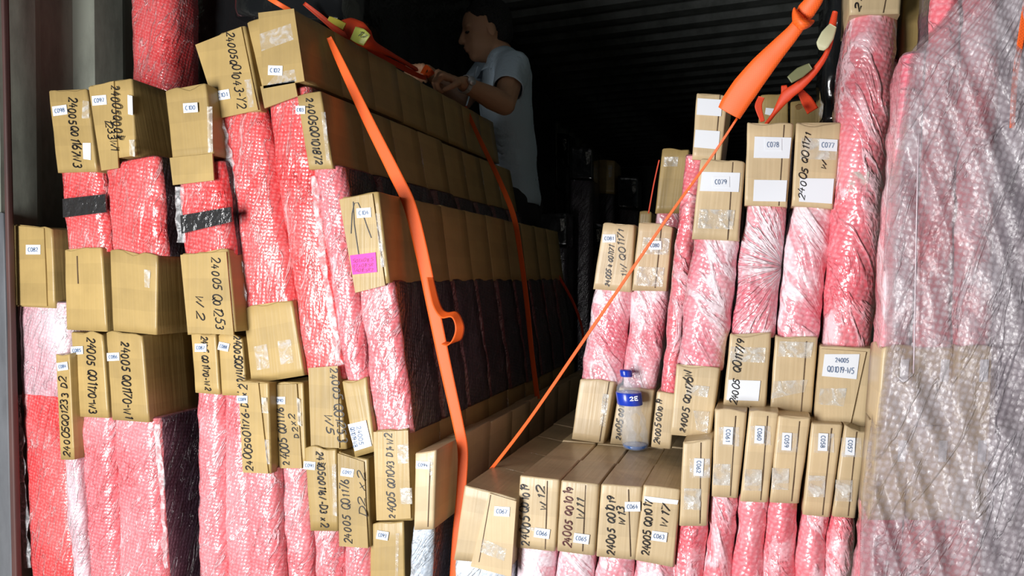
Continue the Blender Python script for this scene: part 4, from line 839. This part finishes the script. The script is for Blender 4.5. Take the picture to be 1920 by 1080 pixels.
# carve the face out of the hair by moving anything in front of the hairline inward
for v in hair.data.vertices:
    p = v.co + man.location - hc; a, b, c = p.dot(f), p.dot(sd), p.dot(up)
    lim = .035 + (c - .05) * .9 if c > .05 else (-.005 if c > .0 else -.03)
    if a > lim and c < .095:
        k = min(1, (a - lim) / .02); ctr = hc + f * -.02 + up * .01; w_ = v.co + man.location; v.co = (ctr + (w_ - ctr) * (1 - .30 * k)) - man.location
# shirt
sb = bmesh.new()
ux = Vector((.75, -.55, 0)).normalized()
tor = [(neck + Vector((.03, 0, -.05)), .092, 1.25), (chest.lerp(neck, .45) + Vector((.02, 0, 0)), .125, 1.25), (chest, .135, 1.22), (chest.lerp(hip, .35), .130, 1.18), (chest.lerp(hip, .7), .124, 1.18), (hip, .128, 1.15)]
for i in range(len(tor) - 1):
    for k in range(9):
        t = k / 8; c = tor[i][0].lerp(tor[i + 1][0], t); r = tor[i][1] + (tor[i + 1][1] - tor[i][1]) * t; sc = tor[i][2]
        blob(sb, c, r, (.80, sc, .7), Matrix.Rotation(R(14), 3, 'Z'), 3)
limb(sb, [neck.lerp(shN, .45) + Vector((0, 0, -.02)), shN, shN.lerp(elN, .55)], [.062, .068, .060]); limb(sb, [neck.lerp(shF, .45), shF, shF.lerp(elF, .5)], [.062, .066, .060])
# flat cuffs and hem: cut with planes after fusing
shirt = fuse('shirt', sb, .007, cloth, man, 3, 'pale blue short sleeved shirt', disp=.009)
def cut(o, co, no):
    b = bmesh.new(); b.from_mesh(o.data); L = co - man.location
    g = [x for x in b.faces if (x.calc_center_median() - L).length < .17] if True else b.faces
    geom = set(g)
    for x in g: geom.update(x.edges); geom.update(x.verts)
    bmesh.ops.bisect_plane(b, geom=list(geom), plane_co=L, plane_no=no, clear_outer=True); b.to_mesh(o.data); b.free()
cut(shirt, shN.lerp(elN, .60), (elN - shN).normalized()); cut(shirt, hip + Vector((0, 0, -.03)), Vector((0, 0, -1)))
so = shirt.modifiers.new('cloth', 'SOLIDIFY'); so.thickness = .003; so.offset = 1
# collar: a standing folded band, open in front
cl = []; cw = []
nb = neck + Vector((.006, 0, -.035))
fh = Vector((f.x, f.y, 0)).normalized(); shh = Vector((-fh.y, fh.x, 0))
for k in range(11):
    a = R(-150 + 30 * k); c_ = nb - fh * math.cos(a) * .084 + shh * math.sin(a) * .086 + Vector((0, 0, .020 * math.cos(a) - .012)); cl.append(c_); cw.append(Vector((0, 0, .042)) + (c_ - nb) * .5 * -1)
ribbon('collar', cl, cw, cloth, shirt, t=.004)
pl_ = []
for t in (0, .25, .5, .75, 1): pl_.append(nb + fh * (.098 + .045 * t) + Vector((0, 0, -.03 - .16 * t)))
ribbon('button_placket', pl_, [shh * .03] * 5, cloth, shirt, t=.004)
# trousers
tb = bmesh.new()
for i in range(6): blob(tb, hip + Vector((0, 0, .02 - .02 * i)), .126, (.78, 1.15, .5), Matrix.Rotation(R(14), 3, 'Z'), 2)
for hp_, dx in ((hipN, .02), (hipF, -.03)):
    kn = Vector((hp_.x + dx - .04, hp_.y, (hp_.z + MZ) / 2 + .02)); an = Vector((hp_.x + dx, hp_.y, MZ + .10)); limb(tb, [hp_, kn, an], [.092, .066, .054])
fuse('trousers', tb, .009, trou, man, 3, 'dark trousers')
for hp_, dx in ((hipN, .02), (hipF, -.03)):
    an = Vector((hp_.x + dx, hp_.y, MZ + .045)); b_ = bmesh.new(); limb(b_, [an + Vector((.02, 0, 0)), an + Vector((-.17, 0, -.008))], [.044, .036]); fuse('shoe', b_, .008, trou, man, 2)
# watch
ax = (elN - wrN).normalized(); e1 = ax.orthogonal().normalized(); e2 = ax.cross(e1)
wc = wrN + ax * .012
chrome = flat('steel_watch', (.85, .87, .90), .35, .6)
v, fc = [], []
for k in range(20):
    a = k * math.pi / 10; d = e1 * math.cos(a) + e2 * math.sin(a)
    for r_, z in ((.0285, -.008), (.0320, -.007), (.0320, .007), (.0285, .008)): v.append(wc + d * r_ + ax * z)
for k in range(20):
    for m_ in range(4): a = k * 4; b = ((k + 1) % 20) * 4; fc.append((a + m_, b + m_, b + (m_ + 1) % 4, a + (m_ + 1) % 4))
wb = mesh('wristwatch', v, fc, chrome, man); wb['label'] = 'steel wristwatch'
tc_ = (-(wc.normalized()) - ax * (-(wc.normalized())).dot(ax)).normalized(); tc_ = (tc_ + Vector((0, 0, .6))).normalized()
tube('dial', [wc + tc_ * .030, wc + tc_ * .038], .016, chrome, wb, 16)
# crates he stands on
cr_ = box('carton', (STAND.x - .26, STAND.y - .18, FLOOR), (STAND.x + .2, STAND.y + .26, MZ), 'card', bev=.006)
tag(cr_, 'large carton in the dark under the feet of the man', 'carton')
# orange bundle in his hands
tag(pxribbon('cargo_strap', [(792, 140, 2.0, 10), (800, 126, 1.98, 10), (808, 136, 1.98, 14), (798, 142, 1.99, 12)], 'orange', fold=.004), 'bunched orange strap end gripped in his fist', 'strap')
